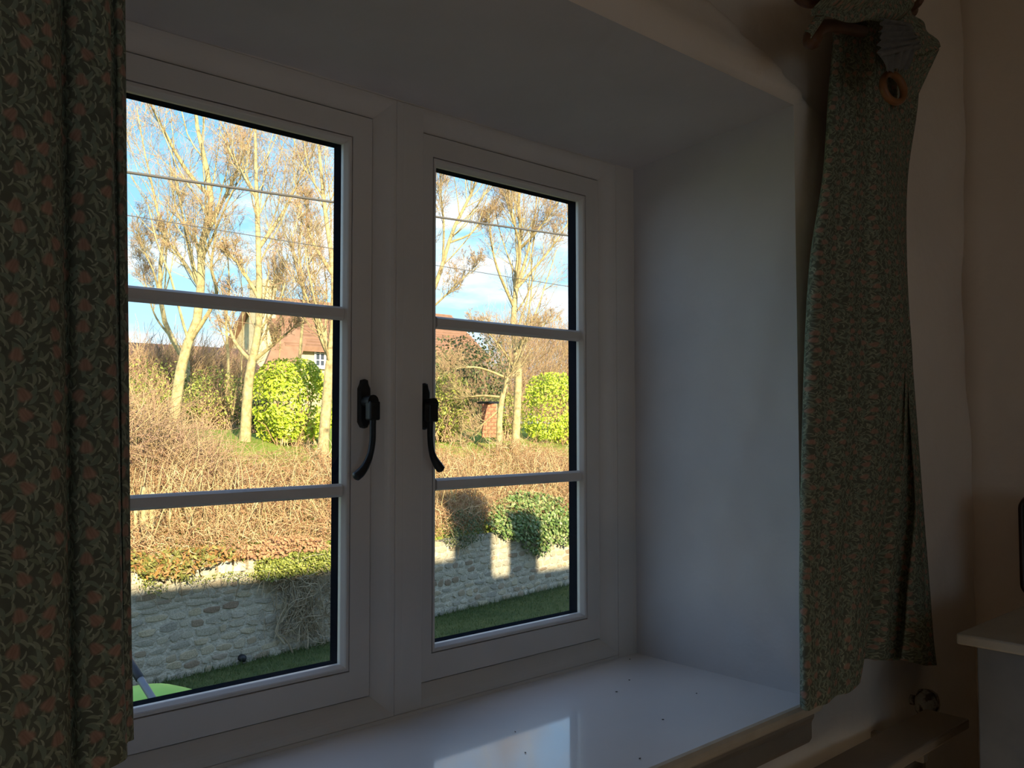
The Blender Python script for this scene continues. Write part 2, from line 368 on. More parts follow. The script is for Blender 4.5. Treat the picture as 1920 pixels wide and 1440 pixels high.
def gridlines(a, b, step, must):
    v = [a, b]+[m_ for m_ in must if a < m_ < b]; v = sorted(v); out = []
    for p, q in zip(v[:-1], v[1:]):
        n = max(1, int(math.ceil((q-p)/step))); out += list(np.linspace(p, q, n, endpoint=False))
    return np.array(out+[b])
def wall_face():
    xs = gridlines(ROOM_L, ROOM_R+.05, .03, [REV_L, REV_R]); zs = gridlines(0, CEIL, .022, [SILL, SOF, SOF+.007, SOF+.015]); zs = np.unique(np.concatenate([zs, np.linspace(SOF+.02, SOF+.26, 40)]))
    X, Z = np.meshgrid(xs, zs, indexing='ij')
    # distance to the opening
    dx = np.maximum(np.maximum(REV_L-X, X-REV_R), 0); dz = np.maximum(np.maximum(SILL-Z, Z-SOF), 0); d = np.hypot(dx, dz)
    fade = np.where(Z > SOF-1e-6, np.clip(d/.014, 0, 1), np.clip(d/.05, 0, 1))
    und = .006*np.sin(X*5.1+1)*np.sin(Z*4.3)+.004*np.sin(X*13+Z*7)+.0025*np.sin(X*31-Z*23)
    # plaster over the old timber lintel: a roll, then a ragged step back above it
    u = (X-1.0); line = SOF+.125+.018*np.sin(X*6)+.008*np.sin(X*23)+.004*np.sin(X*61)-.10*np.clip((X-1.25)/.45, 0, 1)**2
    roll = -.022*np.exp(-((Z-SOF-.045)/.035)**2); step = .034/(1+np.exp(-(Z-line)/.006))-.012/(1+np.exp(-(Z-line-.10)/.02))
    near = 1/(1+np.exp((X-1.78)/.05))
    lump = .012*np.exp(-((Z-SOF-.21-.03*np.sin(X*9))/.03)**2)
    Y = WY0+fade*(und+(Z > SOF-.02)*near*(roll+step-lump)) + (1-np.clip(d/.02, 0, 1))*.006
    Y = np.where(d > 1e-6, Y, WY0+.004)
    V = np.stack([X, Y, Z], -1).reshape(-1, 3); nx, nz = X.shape
    i, j = np.meshgrid(np.arange(nx-1), np.arange(nz-1), indexing='ij')
    cx = (xs[:-1]+xs[1:])/2; cz = (zs[:-1]+zs[1:])/2
    keep = ~((cx[:, None] > REV_L) & (cx[:, None] < REV_R) & (cz[None] > SILL) & (cz[None] < SOF))
    i, j = i[keep], j[keep]
    F = np.stack([i*nz+j, (i+1)*nz+j, (i+1)*nz+j+1, i*nz+j+1], -1)
    return V, F
wall_front = empty('wall_front', (0, WY0, 0), kind='structure')
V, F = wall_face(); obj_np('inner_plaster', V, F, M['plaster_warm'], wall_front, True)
# reveals, soffit (slightly uneven plaster)
def sheet(name, c00, c10, c11, c01, nu, nv, amp, mat_, parent, nrm):
    u = np.linspace(0, 1, nu+1)[:, None, None]; v = np.linspace(0, 1, nv+1)[None, :, None]
    c00, c10, c11, c01 = [np.asarray(c, float) for c in (c00, c10, c11, c01)]
    Pn = c00*(1-u)*(1-v)+c10*u*(1-v)+c11*u*v+c01*(1-u)*v
    uu, vv = u[..., 0]*np.ones_like(v[..., 0]), v[..., 0]*np.ones_like(u[..., 0])
    w = amp*(np.sin(uu*9+1)*np.sin(vv*7+2)+.5*np.sin(uu*23+vv*17)+.3*np.sin(vv*41-uu*31))*np.clip(np.minimum(np.minimum(uu, 1-uu), np.minimum(vv, 1-vv))*12, 0, 1)
    Pn = Pn+w[..., None]*np.asarray(nrm, float); V = Pn.reshape(-1, 3)
    i, j = np.meshgrid(np.arange(nu), np.arange(nv), indexing='ij'); i, j = i.ravel(), j.ravel(); k = nv+1
    return obj_np(name, V, np.stack([i*k+j, (i+1)*k+j, (i+1)*k+j+1, i*k+j+1], -1), mat_, parent, True)
Ye = FACE+.03
HB = HEAD-(SOF-HEAD)/(FACE-WY0)*.03
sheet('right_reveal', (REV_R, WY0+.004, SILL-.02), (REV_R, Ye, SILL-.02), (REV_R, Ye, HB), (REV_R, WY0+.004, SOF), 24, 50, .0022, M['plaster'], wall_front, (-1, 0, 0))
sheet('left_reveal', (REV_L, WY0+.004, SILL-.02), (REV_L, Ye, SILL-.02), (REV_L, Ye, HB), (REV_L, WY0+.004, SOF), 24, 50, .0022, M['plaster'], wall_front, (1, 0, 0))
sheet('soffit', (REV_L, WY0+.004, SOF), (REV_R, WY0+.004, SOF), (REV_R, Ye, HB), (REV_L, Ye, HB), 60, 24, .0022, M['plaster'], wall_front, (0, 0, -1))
def outer_shell():
    bm = bmesh.new()
    y0, y1 = WY0+.06, WY1+.04
    bm_box(bm, (-6, y0, GROUND-.2), (REV_L-.004, y1, 2.62)); bm_box(bm, (REV_R+.004, y0, GROUND-.2), (5.6, y1, 2.62))
    bm_box(bm, (REV_L-.004, y0, GROUND-.2), (REV_R+.004, y1, SILL-.05)); bm_box(bm, (REV_L-.004, y0, SOF+.01), (REV_R+.004, y1, 2.62))
    bm_box(bm, (REV_L-.004, FACE+.06, HEAD+.004), (REV_R+.004, y1, SOF+.01))
    return from_bm('outer_stonework', bm, M['own_wall'], wall_front)
outer_shell()
tag(box('ceiling', (ROOM_L-.1, ROOM_B-.1, CEIL), (ROOM_R+.1, WY0+.05, CEIL+.06), M['plaster_warm']), kind='structure')
tag(box('floor', (ROOM_L-.1, ROOM_B-.1, -.12), (ROOM_R+.1, WY0+.05, 0), M['floor']), kind='structure')
tag(box('wall_left', (ROOM_L-.1, ROOM_B, 0), (ROOM_L, WY0+.05, CEIL), M['plaster_warm']), kind='structure')
# the right wall meets the front one in a slightly wavy corner
def wall_right():
    ys = np.linspace(ROOM_B, WY0+.02, 60); zs = np.linspace(0, CEIL, 50); Yg, Z = np.meshgrid(ys, zs, indexing='ij')
    near = np.exp(-(WY0-Yg)/.25)
    X = ROOM_R+.007*np.sin(Z*3.1+.4)*near+.004*np.sin(Yg*3+Z*2)+.020*near*np.clip((1.2-Z)/.5, 0, 1)
    V = np.stack([X, Yg, Z], -1).reshape(-1, 3); k = 50
    i, j = np.meshgrid(np.arange(59), np.arange(49), indexing='ij'); i, j = i.ravel(), j.ravel()
    o = obj_np('wall_right', V, np.stack([i*k+j, (i+1)*k+j, (i+1)*k+j+1, i*k+j+1], -1), M['plaster_warm'], None, True)
    md = o.modifiers.new('thick', 'SOLIDIFY'); md.thickness = .1; md.offset = 1
    tag(o, kind='structure')
wall_right()
# wall behind the camera, with an unseen window added for warm fill light
wb = empty('wall_back', (0, ROOM_B, 0), kind='structure')
bm = bmesh.new(); BX0, BX1, BZ0, BZ1 = -1.7, .45, 1.05, 2.12
for a, b in (((ROOM_L-.1, 0), (BX0, CEIL)), ((BX1, 0), (ROOM_R+.1, CEIL)), ((BX0, 0), (BX1, BZ0)), ((BX0, BZ1), (BX1, CEIL))):
    bm_box(bm, (a[0], ROOM_B-.35, a[1]), (b[0], ROOM_B, b[1]))
from_bm('plaster', bm, M['plaster_warm'], wb)
w2 = empty('added_window', ((BX0+BX1)/2, ROOM_B-.25, BZ0), kind='structure')
bm = bmesh.new()
ring('f', BX0+.06, BX1-.06, BZ0+.06, BZ1-.06, [(0, ROOM_B-.28), (0, ROOM_B-.22), (.06, ROOM_B-.22), (.06, ROOM_B-.28)], None, bm=bm)
bm_box(bm, ((BX0+BX1)/2-.04, ROOM_B-.28, BZ0+.06), ((BX0+BX1)/2+.04, ROOM_B-.22, BZ1-.06))
from_bm('frame', bm, M['frame'], w2)
bm = bmesh.new(); bm_box(bm, (BX0+.06, ROOM_B-.252, BZ0+.06), (BX1-.06, ROOM_B-.25, BZ1-.06)); from_bm('pane', bm, M['glass'], w2)

# ------------------------------------------------------------------ the casement window
w1 = empty('window_1', ((XL+XR0)/2, FACE, SILL), kind='structure')
S_OFF = PY(1123, 760, SASH)[0]-XR1
SASH_T = PY(807, 253, SASH)[2]; SASH_B = PY(924, 1247, SASH)[2]
OV = PY(1155, 760, FACE)[0]-PY(1123, 760, SASH)[0]
OFT = SASH_T-T_; OFB = B_-SASH_B
def rect_ring(bm, x0, x1, z0, z1, prof):
    """prof rows: (dx, dz_bottom, dz_top, y)"""
    rows = []
    for dx, db, dt, y in prof:
        rows.append([bm.verts.new(c) for c in ((x0-dx, y, z0-db), (x1+dx, y, z0-db), (x1+dx, y, z1+dt), (x0-dx, y, z1+dt))])
    n = len(rows)
    for i in range(n):
        a, b = rows[i], rows[(i+1) % n]
        for j in range(4): bm.faces.new((a[j], a[(j+1) % 4], b[(j+1) % 4], b[j]))
# outer frame: flat boards with a moulded inner edge round each casement
frame_l, frame_r = REV_L, REV_R
bm = bmesh.new()
g_ = .0025
for (a, b) in ((XL0, XL), (XR0, XR1)):
    pr = []
    e = g_
    for k in range(9):
        q = k/8; pr.append((S_OFF+e+OV*q, OFB+e+OV*q, OFT+e+OV*q, SASH+.004-(SASH+.004-FACE)*math.sin(q*math.pi/2)**1.0))
    pr += [(S_OFF+e+OV, OFB+e+OV, OFT+e+OV, 1.49), (S_OFF+e, OFB+e, OFT+e, 1.49)]
    rect_ring(bm, a, b, B_, T_, pr)
fo = S_OFF+g_+OV; zb, zt = B_-OFB-g_-OV, T_+OFT+g_+OV
bmo = from_bm('frame_moulding', bm, M['frame'], w1, False)
e = .0006
bm = bmesh.new()
bm_box(bm, (frame_l-.01, FACE-.001, SILL-.04), (XL0-fo-e, 1.49, HEAD+.03), .002)
bm_box(bm, (XR1+fo+e, FACE-.001, SILL-.04), (frame_r+.01, 1.49, HEAD+.03), .002)
from_bm('jamb', bm, M['frame'], w1)
bm = bmesh.new(); bm_box(bm, (XL0-fo-e, FACE-.001, zt+e), (XR1+fo+e, 1.49, HEAD+.03), .002); from_bm('head_board', bm, M['frame'], w1)
bm = bmesh.new(); bm_box(bm, (XL0-fo-e, FACE-.001, SILL-.04), (XR1+fo+e, 1.49, zb-e), .002); from_bm('bottom_rail', bm, M['frame'], w1)
bm = bmesh.new(); bm_box(bm, (XL+fo+e, FACE-.001, zb), (XR0-fo-e, 1.49, zt), .002); bm_box(bm, (XR0-fo-.004, FACE-.0012, zb), (PY(792, 760, FACE)[0], SASH-.0012, zt), .002); from_bm('mullion', bm, M['frame'], w1)

def handle(plate_c, lever, parent, s):
    """black monkey-tail fastener: back plate, boss and a curled lever"""
    bm = bmesh.new()
    cx, cz = plate_c; hw, hh = .0125, .047
    pts = [(-hw, -hh+.012), (-hw+.006, -hh+.002), (0, -hh), (hw-.006, -hh+.002), (hw, -hh+.012), (hw, hh-.018), (hw-.004, hh-.010), (hw-.006, hh-.002), (0, hh), (-hw+.006, hh-.002), (-hw+.004, hh-.010), (-hw, hh-.018)]
    a = [bm.verts.new((cx+x, SASH+.001, cz+z)) for x, z in pts]; b = [bm.verts.new((cx+x, SASH-.007, cz+z)) for x, z in pts]; c = [bm.verts.new((cx+x*.75, SASH-.010, cz+z*.93)) for x, z in pts]
    n = len(pts)
    for i in range(n):
        bm.faces.new((a[i], a[(i+1) % n], b[(i+1) % n], b[i])); bm.faces.new((b[i], b[(i+1) % n], c[(i+1) % n], c[i]))
    bm.faces.new(c); bm.faces.new(a)
    p0 = lever[0]
    # boss between plate and lever
    r = bmesh.ops.create_cone(bm, cap_ends=True, segments=14, radius1=.0125, radius2=.0105, depth=p0[1]-(SASH-.008) if False else abs(SASH-.008-p0[1])+.004)
    for v in r['verts']:
        v.co = Vector((cx+v.co.x*.95, (SASH-.008+p0[1])/2+v.co.z, cz+.004+v.co.y))
    bm_box(bm, (p0[0]-.012, p0[1]-.008, p0[2]-.020), (p0[0]+.011, p0[1]+.010, p0[2]+.016), .003)
    o = from_bm('handle', bm, M['iron'], parent, False)
    V, F = [], []
    return o
def lever_mesh(pts, rad):
    pts = np.array(pts)
    return pts, rad

def casement(a, b, side):
    root = link('casement', None, w1); root.location = ((a+b)/2, SASH, B_)
    root.matrix_parent_inverse = Matrix.Translation(parent_world(w1)).inverted()
    return root
def build_casement(a, b, hp, hl):
    # the sash itself is the part; its bars, panes, beads and handle are sub-parts
    bm = bmesh.new()
    rect_ring(bm, a, b, B_, T_, [(.0145, .0145, .0145, SASH+.001), (.0150, .0150, .0150, SASH), (S_OFF-.001, OFB-.001, OFT-.001, SASH), (S_OFF, OFB, OFT, SASH+.001), (S_OFF, OFB, OFT, 1.468), (.0208, .0208, .0208, 1.468), (.0208, .0208, .0208, 1.4386), (.0145, .0145, .0145, 1.4386)])
    c = from_bm('casement', bm, M['frame'], w1)
    bm = bmesh.new()
    ring('', a, b, B_, T_, [(0, 1.4315), (.0008, 1.4295), (.0055, 1.4225), (.0075, 1.4207), (.0125, 1.4205), (.0125, 1.439), (0, 1.439)], None, bm=bm)
    from_bm('glazing_bead', bm, M['frame'], c)
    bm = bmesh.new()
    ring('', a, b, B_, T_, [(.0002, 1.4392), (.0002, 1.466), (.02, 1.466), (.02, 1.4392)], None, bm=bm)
    from_bm('rebate', bm, M['rebate_shade'], c)
    for lo, hi in ((M1L, M1U), (M2L, M2U)):
        bm = bmesh.new(); rows = []
        for zz, y in ((lo, 1.432), (lo+.001, 1.4295), (lo+.005, 1.4235), (hi-.005, 1.4235), (hi-.001, 1.4295), (hi, 1.432)):
            rows.append((bm.verts.new((a+.0005, y, zz)), bm.verts.new((b-.0005, y, zz))))
        for i in range(6):
            p, q = rows[i], rows[(i+1) % 6]; bm.faces.new((p[0], p[1], q[1], q[0]))
        bm.faces.new([r_[0] for r_ in rows]); bm.faces.new([r_[1] for r_ in rows])
        from_bm('glazing_bar', bm, M['frame'], c)
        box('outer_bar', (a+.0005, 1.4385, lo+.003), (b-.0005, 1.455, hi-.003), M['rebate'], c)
    for lo, hi in ((B_, M2L), (M2U, M1L), (M1U, T_)):
        box('pane', (a+.0003, 1.4338, lo-.004 if lo > B_+.01 else lo+.0003), (b-.0003, 1.4368, hi+.004 if hi < T_-.01 else hi-.0003), M['glass'], c)
    h = handle(hp, hl, c, 1)
    # lever joined into the same handle mesh
    pts = np.array(hl); rad = np.array([.0065, .0062, .0060, .0062, .0075, .0090, .0088])
    o = tube('lever_tmp', pts, rad, M['iron'], None, 12, 4)
    bmj = bmesh.new(); bmj.from_mesh(h.data); bmj.from_mesh(o.data); bmj.to_mesh(h.data); bmj.free()
    bpy.data.objects.remove(o)
    return c
LY = 1.385
def lev(pp): return [tuple(PY(x, y, LY)) for x, y in pp]
pl = PY(684.5, 757, SASH-.008); pr = PY(797.5, 762, SASH-.008)
build_casement(XL0, XL, (pl[0], pl[2]), lev([(700, 768), (699, 795), (698.5, 825), (694, 852), (686, 872), (676, 886), (667, 894)]))
build_casement(XR0, XR1, (pr[0], pr[2]), lev([(810, 772), (807, 795), (807, 825), (810, 848), (815, 862), (821, 872), (827, 880)]))

# window board (sill) with a rounded nose and mould below
def sill():
    s = empty('trim_1', ((REV_L+REV_R)/2, WY0, SILL), kind='structure')
    nose = WY0-.035
    prof = [(FACE+.01, SILL), (nose+.014, SILL), (nose+.006, SILL-.002), (nose+.001, SILL-.008), (nose, SILL-.015), (nose+.002, SILL-.023), (nose+.008, SILL-.028), (nose+.02, SILL-.029), (FACE+.01, SILL-.029)]
    def ext(name, prof, x0, x1, mat_, smooth=False):
        bm = bmesh.new(); A = [bm.verts.new((x0, y, z)) for y, z in prof]; B = [bm.verts.new((x1, y, z)) for y, z in prof]; n = len(prof)
        for i in range(n): bm.faces.new((A[i], A[(i+1) % n], B[(i+1) % n], B[i]))
        bm.faces.new(A); bm.faces.new(B); return from_bm(name, bm, mat_, s, smooth)
    x0, x1 = REV_L, REV_R
    # board: the top surface, split from the darker brown nose
    ext('sill_board', [(FACE+.01, SILL), (nose+.012, SILL), (nose+.012, SILL-.028), (FACE+.01, SILL-.028)], x0-.002, x1+.002, M['sill'])
    ext('sill_nose', [(nose+.0125, SILL+.0001), (nose+.006, SILL-.0015), (nose+.001, SILL-.007), (nose, SILL-.014), (nose+.002, SILL-.022), (nose+.008, SILL-.028), (nose+.0125, SILL-.0285)], x0-.03, x1+.012, M['nosing'])
    ext('apron_mould', [(WY0+.01, SILL-.029), (WY0-.018, SILL-.029), (WY0-.018, SILL-.040), (WY0-.012, SILL-.052), (WY0-.012, SILL-.085), (WY0-.006, SILL-.095), (WY0+.01, SILL-.095)], x0-.02, x1+.006, M['shelf_wood'])
sill()

# dead flies and flecks lying on the window board
flecks = [((1242, 1219), .0035), ((1180, 1275), .003), ((1156, 1297), .004), ((1306, 1300), .003), ((1243, 1349), .0035), ((1200, 1422), .003), ((1369, 1265), .003), ((966, 1372), .003), ((1181, 1236), .003), ((582, 1386), .005), ((630, 1374), .0035), ((790, 1335), .003), ((985, 1411), .0025)]
for k, ((px, py), r_) in enumerate(flecks):
    p = PZ(px, py, SILL+.001)
    if not (WY0-.01 < p[1] < FACE-.005): continue
    bm = bmesh.new(); bmesh.ops.create_icosphere(bm, subdivisions=1, radius=1)
    a = random.random()*3
    for v in bm.verts:
        x, y, z = v.co; v.co = Vector((p[0]+(x*math.cos(a)*1.3-y*math.sin(a)*.5)*r_*.6, p[1]+(x*math.sin(a)*1.3+y*math.cos(a)*.5)*r_*.6, SILL+.0008+z*.0010))
    bmesh.ops.translate(bm, verts=bm.verts, vec=(0, 0, .0003))
    o = from_bm('fleck', bm, M['dark_wood'])
    tag(o, 'tiny dark fleck of debris lying on the glossy white windowsill', 'debris', 'flecks on the windowsill')
print('META sill', SILL, 'head', HEAD, 'sof', SOF, 'rev', REV_L, REV_R, 'room', ROOM_R, 'soff', S_OFF, OFT, OFB, OV)

# ------------------------------------------------------------------ curtains
def catmull(P, n):
    P = np.asarray(P, float); m_ = len(P); out = []
    ts = np.linspace(0, m_-1-1e-9, n)
    for t_ in ts:
        i = int(t_); f = t_-i; p0, p1, p2, p3 = P[max(i-1, 0)], P[i], P[i+1], P[min(i+2, m_-1)]
        out.append(.5*((2*p1)+(-p0+p2)*f+(2*p0-5*p1+4*p2-p3)*f*f+(-p0+3*p1-3*p2+p3)*f**3))
    return np.array(out)
def cloth(name, rows, mat_, parent, n=220, sub=6, uvk=1.0, uscale=1.0, thick=.0012):
    """rows: list of control polylines (same length) from top to bottom, each point (x,y,z)"""
    R = [catmull(r_, n) for r_ in rows]; R = np.array(R)                      # rows, n, 3
    full = catmull(R.reshape(len(R), -1), (len(R)-1)*sub+1).reshape(-1, n, 3)
    m_ = len(full)
    seg = np.linalg.norm(np.diff(full, axis=1), axis=2).mean(0); u = np.concatenate([[0], np.cumsum(seg)])
    vv = np.concatenate([[0], np.cumsum(np.linalg.norm(np.diff(full, axis=0), axis=2).mean(1))])
    uv = np.stack([np.broadcast_to(u*uscale, (m_, n)), np.broadcast_to(-vv[:, None], (m_, n))], -1).reshape(-1, 2)*uvk
    i, j = np.meshgrid(np.arange(m_-1), np.arange(n-1), indexing='ij'); i, j = i.ravel(), j.ravel()
    F = np.stack([i*n+j, (i+1)*n+j, (i+1)*n+j+1, i*n+j+1], -1)
    o = obj_np(name, full.reshape(-1, 3), F, mat_, parent, True, uv)
    md = o.modifiers.new('thick', 'SOLIDIFY'); md.thickness = thick; md.offset = 0
    return o

# left curtain: hangs straight in deep folds; (px at that height, depth y)
def lrow(py, pts):
    return [tuple(PY(x, py, y)) for x, y in pts]
def left_curtain():
    Lc = empty('curtain', (.1, .88, 2.1), 'long dark green floral curtain hanging straight in deep folds at the left of the window', 'curtain')
    def row(z, f1, f2, f3):
        # horizontal section; pixel columns give the fold edges as seen at this height
        base = [(-520, .86), (-430, .79), (-330, .86), (-230, .80), (-150, .87), (-60, .80), (30, .795), (f1-22, .80), (f1, .815), (f1-8, .835), (f1+4, .848), (f1+26, .836), (f2-14, .832), (f2, .842), (f2-7, .858), (f2+5, .868), (f3-12, .862), (f3, .870), (f3-8, .888), (f3-30, .892)]
        out = []
        for px, y in base:
            py = 790
            for _ in range(4):
                q = PY(px, py, y); dp = (q-CAM)@_f; py -= (z-q[2])/dp*FPX
            out.append((q[0], y, z))
        return out
    rows = []
    for t_ in np.linspace(0, 1, 7):
        z = 2.12*(1-t_)+t_*1.045
        rows.append(row(z, 102+30*t_, 186+50*t_**.8, 228+20*t_))
    # hem height varies a little along the width
    L_ = []
    xe = max(p[0] for p in rows[-1])
    for k, (x, y, z) in enumerate(rows[-1]): L_.append((x, y, PY(246, 1388, .868)[2]-.34*min(max(xe-x-.01, 0), .10)+.002*math.sin(k*1.3)))
    rows[-1] = L_
    c = cloth('cloth', rows, M['fabric'], Lc, 260, 6)
    Lp = box
    return Lc
left_curtain()

# right curtain: bunched and thrown over its pole
Rc = empty('curtain', (1.9, .88, 2.25), 'pale green floral curtain bunched and thrown over its pole right of the window', 'curtain')
def right_curtain():
    def r(py, pts): return [tuple(PY(x, py, .85+(y-.85)*.82)) for x, y in pts]
    # columns: left edge, ... front panel right edge (tucks behind), back folds, right edge
    rows = []
    spec = [
     # py, left, front-panel right, fold B right, fold C right, right
     (-30, 1566, 1640, 1655, 1672, 1690), (80, 1562, 1655, 1668, 1690, 1712), (180, 1554, 1668, 1680, 1700, 1722), (330, 1544, 1674, 1684, 1694, 1702),
     (480, 1521, 1684, 1690, 1696, 1700), (640, 1511, 1697, 1700, 1703, 1708), (800, 1506, 1684, 1700, 1712, 1720),
     (950, 1502, 1658, 1690, 1722, 1731), (1100, 1500, 1632, 1672, 1733, 1743), (1238, 1500, 1612, 1660, 1738, 1756)]
    for k, (py, a, b, c, d, e_) in enumerate(spec):
        w = b-a; q = max(0, min(1, (k-4)/4))
        pts = [(a+10, .945), (a+1, .915), (a, .885), (a+.12*w, .862+.005*math.sin(k)), (a+.28*w, .866), (a+.44*w, .856), (a+.60*w, .866), (a+.78*w, .852), (b-.08*w, .856), (b, .862+.004*q),
               (b-.05*w*q+1, .864+.031*q), (b+4*q+2, .868+.057*q), ((b+c)/2+6*q, .872+.033*q), (c-4, .876+.019*q), (c, .880+.025*q), (c-3*q+1, .884+.041*q), (c+14*q+2, .888+.052*q), (c+22*q+3, .890+.035*q), (c+30*q+3 if c+30*q+3 < d-4 else d-4, .892+.008*q), (d-4, .895), (d, .900+.005*q), (d-3*q+1, .904+.014*q), ((d+e_)/2, .915), (e_-2, .915), (e_, .925)]
        rows.append(r(py, pts))
    # hem: the front panel hangs lower than the gathered back
    last = []
    for k, (x, y, z) in enumerate(rows[-1]):
        if k <= 9: z = PY(1545, 1322, .86)[2]+.012*abs(k-3.5)/5
        elif k == 10: z = PY(1605, 1287, .88)[2]
        elif k >= 19: z = z-.012
        last.append((x, y, z))
    ext_ = [(x+0.0*(k > 10), y, z) for k, (x, y, z) in enumerate(last)]
    # shift the last row along the sight line so the edges stay where they hang
    rows.append(ext_); 
    rows[-2] = [(a[0]*.5+b[0]*.5, a[1]*.5+b[1]*.5, (a[2]*.35+b[2]*.65)) for a, b in zip(rows[-3], rows[-1])]
    return cloth('cloth', rows, M['fabric'], Rc, 300, 6, uscale=.55)
right_curtain()
def patch(name, quad, nu, nv, fn, mat_, parent, uvk=1.0, thick=.0015):
    """sheet over 4 corner points with displacement fn(u,v)->vec"""
    c00, c10, c11, c01 = [np.asarray(c, float) for c in quad]
    u, v = np.meshgrid(np.linspace(0, 1, nu+1), np.linspace(0, 1, nv+1), indexing='ij')
    Pn = c00*((1-u)*(1-v))[..., None]+c10*(u*(1-v))[..., None]+c11*(u*v)[..., None]+c01*((1-u)*v)[..., None]+fn(u, v)
    lu = np.linalg.norm(c10-c00); lv = np.linalg.norm(c01-c00)
    uv = np.stack([u*lu, v*lv], -1).reshape(-1, 2)*uvk
    k = nv+1; i, j = np.meshgrid(np.arange(nu), np.arange(nv), indexing='ij'); i, j = i.ravel(), j.ravel()
    o = obj_np(name, Pn.reshape(-1, 3), np.stack([i*k+j, (i+1)*k+j, (i+1)*k+j+1, i*k+j+1], -1), mat_, parent, True, uv)
    md = o.modifiers.new('thick', 'SOLIDIFY'); md.thickness = thick; md.offset = 0
    return o
def vecs(a, b, c): return np.stack([a, b, c], -1)
# the top of the curtain: a swag lying over the pole, with a turned-out corner
patch('swag', (PY(1518, -60, .80), PY(1690, -60, .80), PY(1694, 34, .77), PY(1516, 30, .77)), 50, 26,
      lambda u, v: vecs(.004*np.sin(v*9+u*5), -.03*np.sin(v*math.pi)+.007*np.sin(v*16+u*4), -.012*np.sin(u*math.pi)*v+.004*np.sin(u*13)*v), M['fabric'], Rc)
patch('swag_end', (PY(1535, 22, .775), PY(1548, 30, .775), PY(1520, 72, .765), PY(1509, 58, .765)), 10, 12,
      lambda u, v: vecs(0*u, -.006*np.sin(u*math.pi), 0*u), M['fabric'], Rc)
patch('turned_corner', (PY(1640, -8, .79), PY(1698, 5, .80), PY(1763, 88, .79), PY(1700, 112, .785)), 26, 26,
      lambda u, v: vecs(0*u, -.012*np.sin(u*math.pi)-.004*np.sin(v*14+u*8), .003*np.sin(u*17+v*5)), M['fabric'], Rc)
patch('hanging_flap', (PY(1680, 85, .815), PY(1761, 92, .80), PY(1722, 176, .840), PY(1684, 205, .845)), 22, 26,
      lambda u, v: vecs(0*u, .012*np.sin(u*math.pi), 0*u), M['fabric'], Rc)
# gathered lining with its heading tape, pleats running down to the loose ring
patch('lining', (PY(1648, 34, .755), PY(1700, 46, .775), PY(1722, 92, .755), PY(1642, 108, .745)), 60, 20,
      lambda u, v: vecs(.003*np.sin(v*26), -.010*np.abs(np.sin(v*18+u*1.0)), 0*u), M['lining'], Rc)
patch('lining_tail', (PY(1644, 98, .748), PY(1712, 84, .752), PY(1700, 128, .755), PY(1658, 137, .752)), 50, 14,
      lambda u, v: vecs(0*u, -.008*np.abs(np.sin(u*13+v*2)), .004*np.sin(u*20)*v), M['lining'], Rc)

pole = empty('curtain_pole', (1.7, .87, 2.3), 'dark orange wooden curtain pole with curved bracket above the window', 'curtain pole')
pc = PY(1600, -32, .86)
tube('pole', [(-.5, .86, pc[2]+.03), (.7, .86, pc[2]+.03), (2.05, .86, pc[2]+.03)], .017, M['wood_pole'], pole, 16, 2)
bpts = [PY(1522, 84, .80), PY(1524, 70, .80), PY(1533, 56, .80), PY(1552, 48, .81), PY(1585, 52, .83), PY(1620, 60, .87), (PY(1630, 55, .93)), (PY(1632, 30, .975))]
tube('bracket', bpts, np.array([.015, .018, .014, .012, .012, .013, .016, .024]), M['wood_pole'], pole, 14, 4)
def torus(bm, c, R_, r_, ax, nu=32, nv=12):
    ax = Vector(ax).normalized(); q = Vector((0, 0, 1)).rotation_difference(ax); g = []
    for i in range(nu):
        a = i*2*math.pi/nu; row = []
        for j in range(nv):
            b = j*2*math.pi/nv; p = Vector(((R_+r_*math.cos(b))*math.cos(a), (R_+r_*math.cos(b))*math.sin(a), r_*math.sin(b)*1.2))
            row.append(bm.verts.new(q@p+Vector([float(v) for v in c])))
        g.append(row)
    for i in range(nu):
        for j in range(nv): bm.faces.new((g[i][j], g[(i+1) % nu][j], g[(i+1) % nu][(j+1) % nv], g[i][(j+1) % nv]))
def curtain_ring(c, ax, label, parent_eye=True):
    bm = bmesh.new(); torus(bm, c, .0300, .0068, ax)
    o = from_bm('curtain_ring', bm, M['ring_wood'], None, True)
    tag(o, label, 'curtain ring')
    bm = bmesh.new(); torus(bm, (c[0]-.002, c[1], c[2]+.0400), .0045, .0011, (.2, 1, 0), 14, 6)
    from_bm('screw_eye', bm, M['iron'], o, True)
    return o
cr_ = PY(1675, 165, .765); curtain_ring(cr_, (-.27, -.95, .1), 'loose orange wooden curtain ring dangling from the lining of the bunched right curtain')
for px, yy, lb in ((1517, -16, 'wooden curtain ring on the pole left of the bunched curtain, cut by the photo top'), (1702, -6, 'dark wooden curtain ring on the pole right of the bunched fabric')):
    c_ = PY(px, yy, .80); bm = bmesh.new(); torus(bm, c_, .0285, .0075, (-.55, -.8, .25) if px < 1600 else (-.95, -.3, 0))
    o = from_bm('curtain_ring', bm, M['wood_pole'], None, True); tag(o, lb, 'curtain ring')

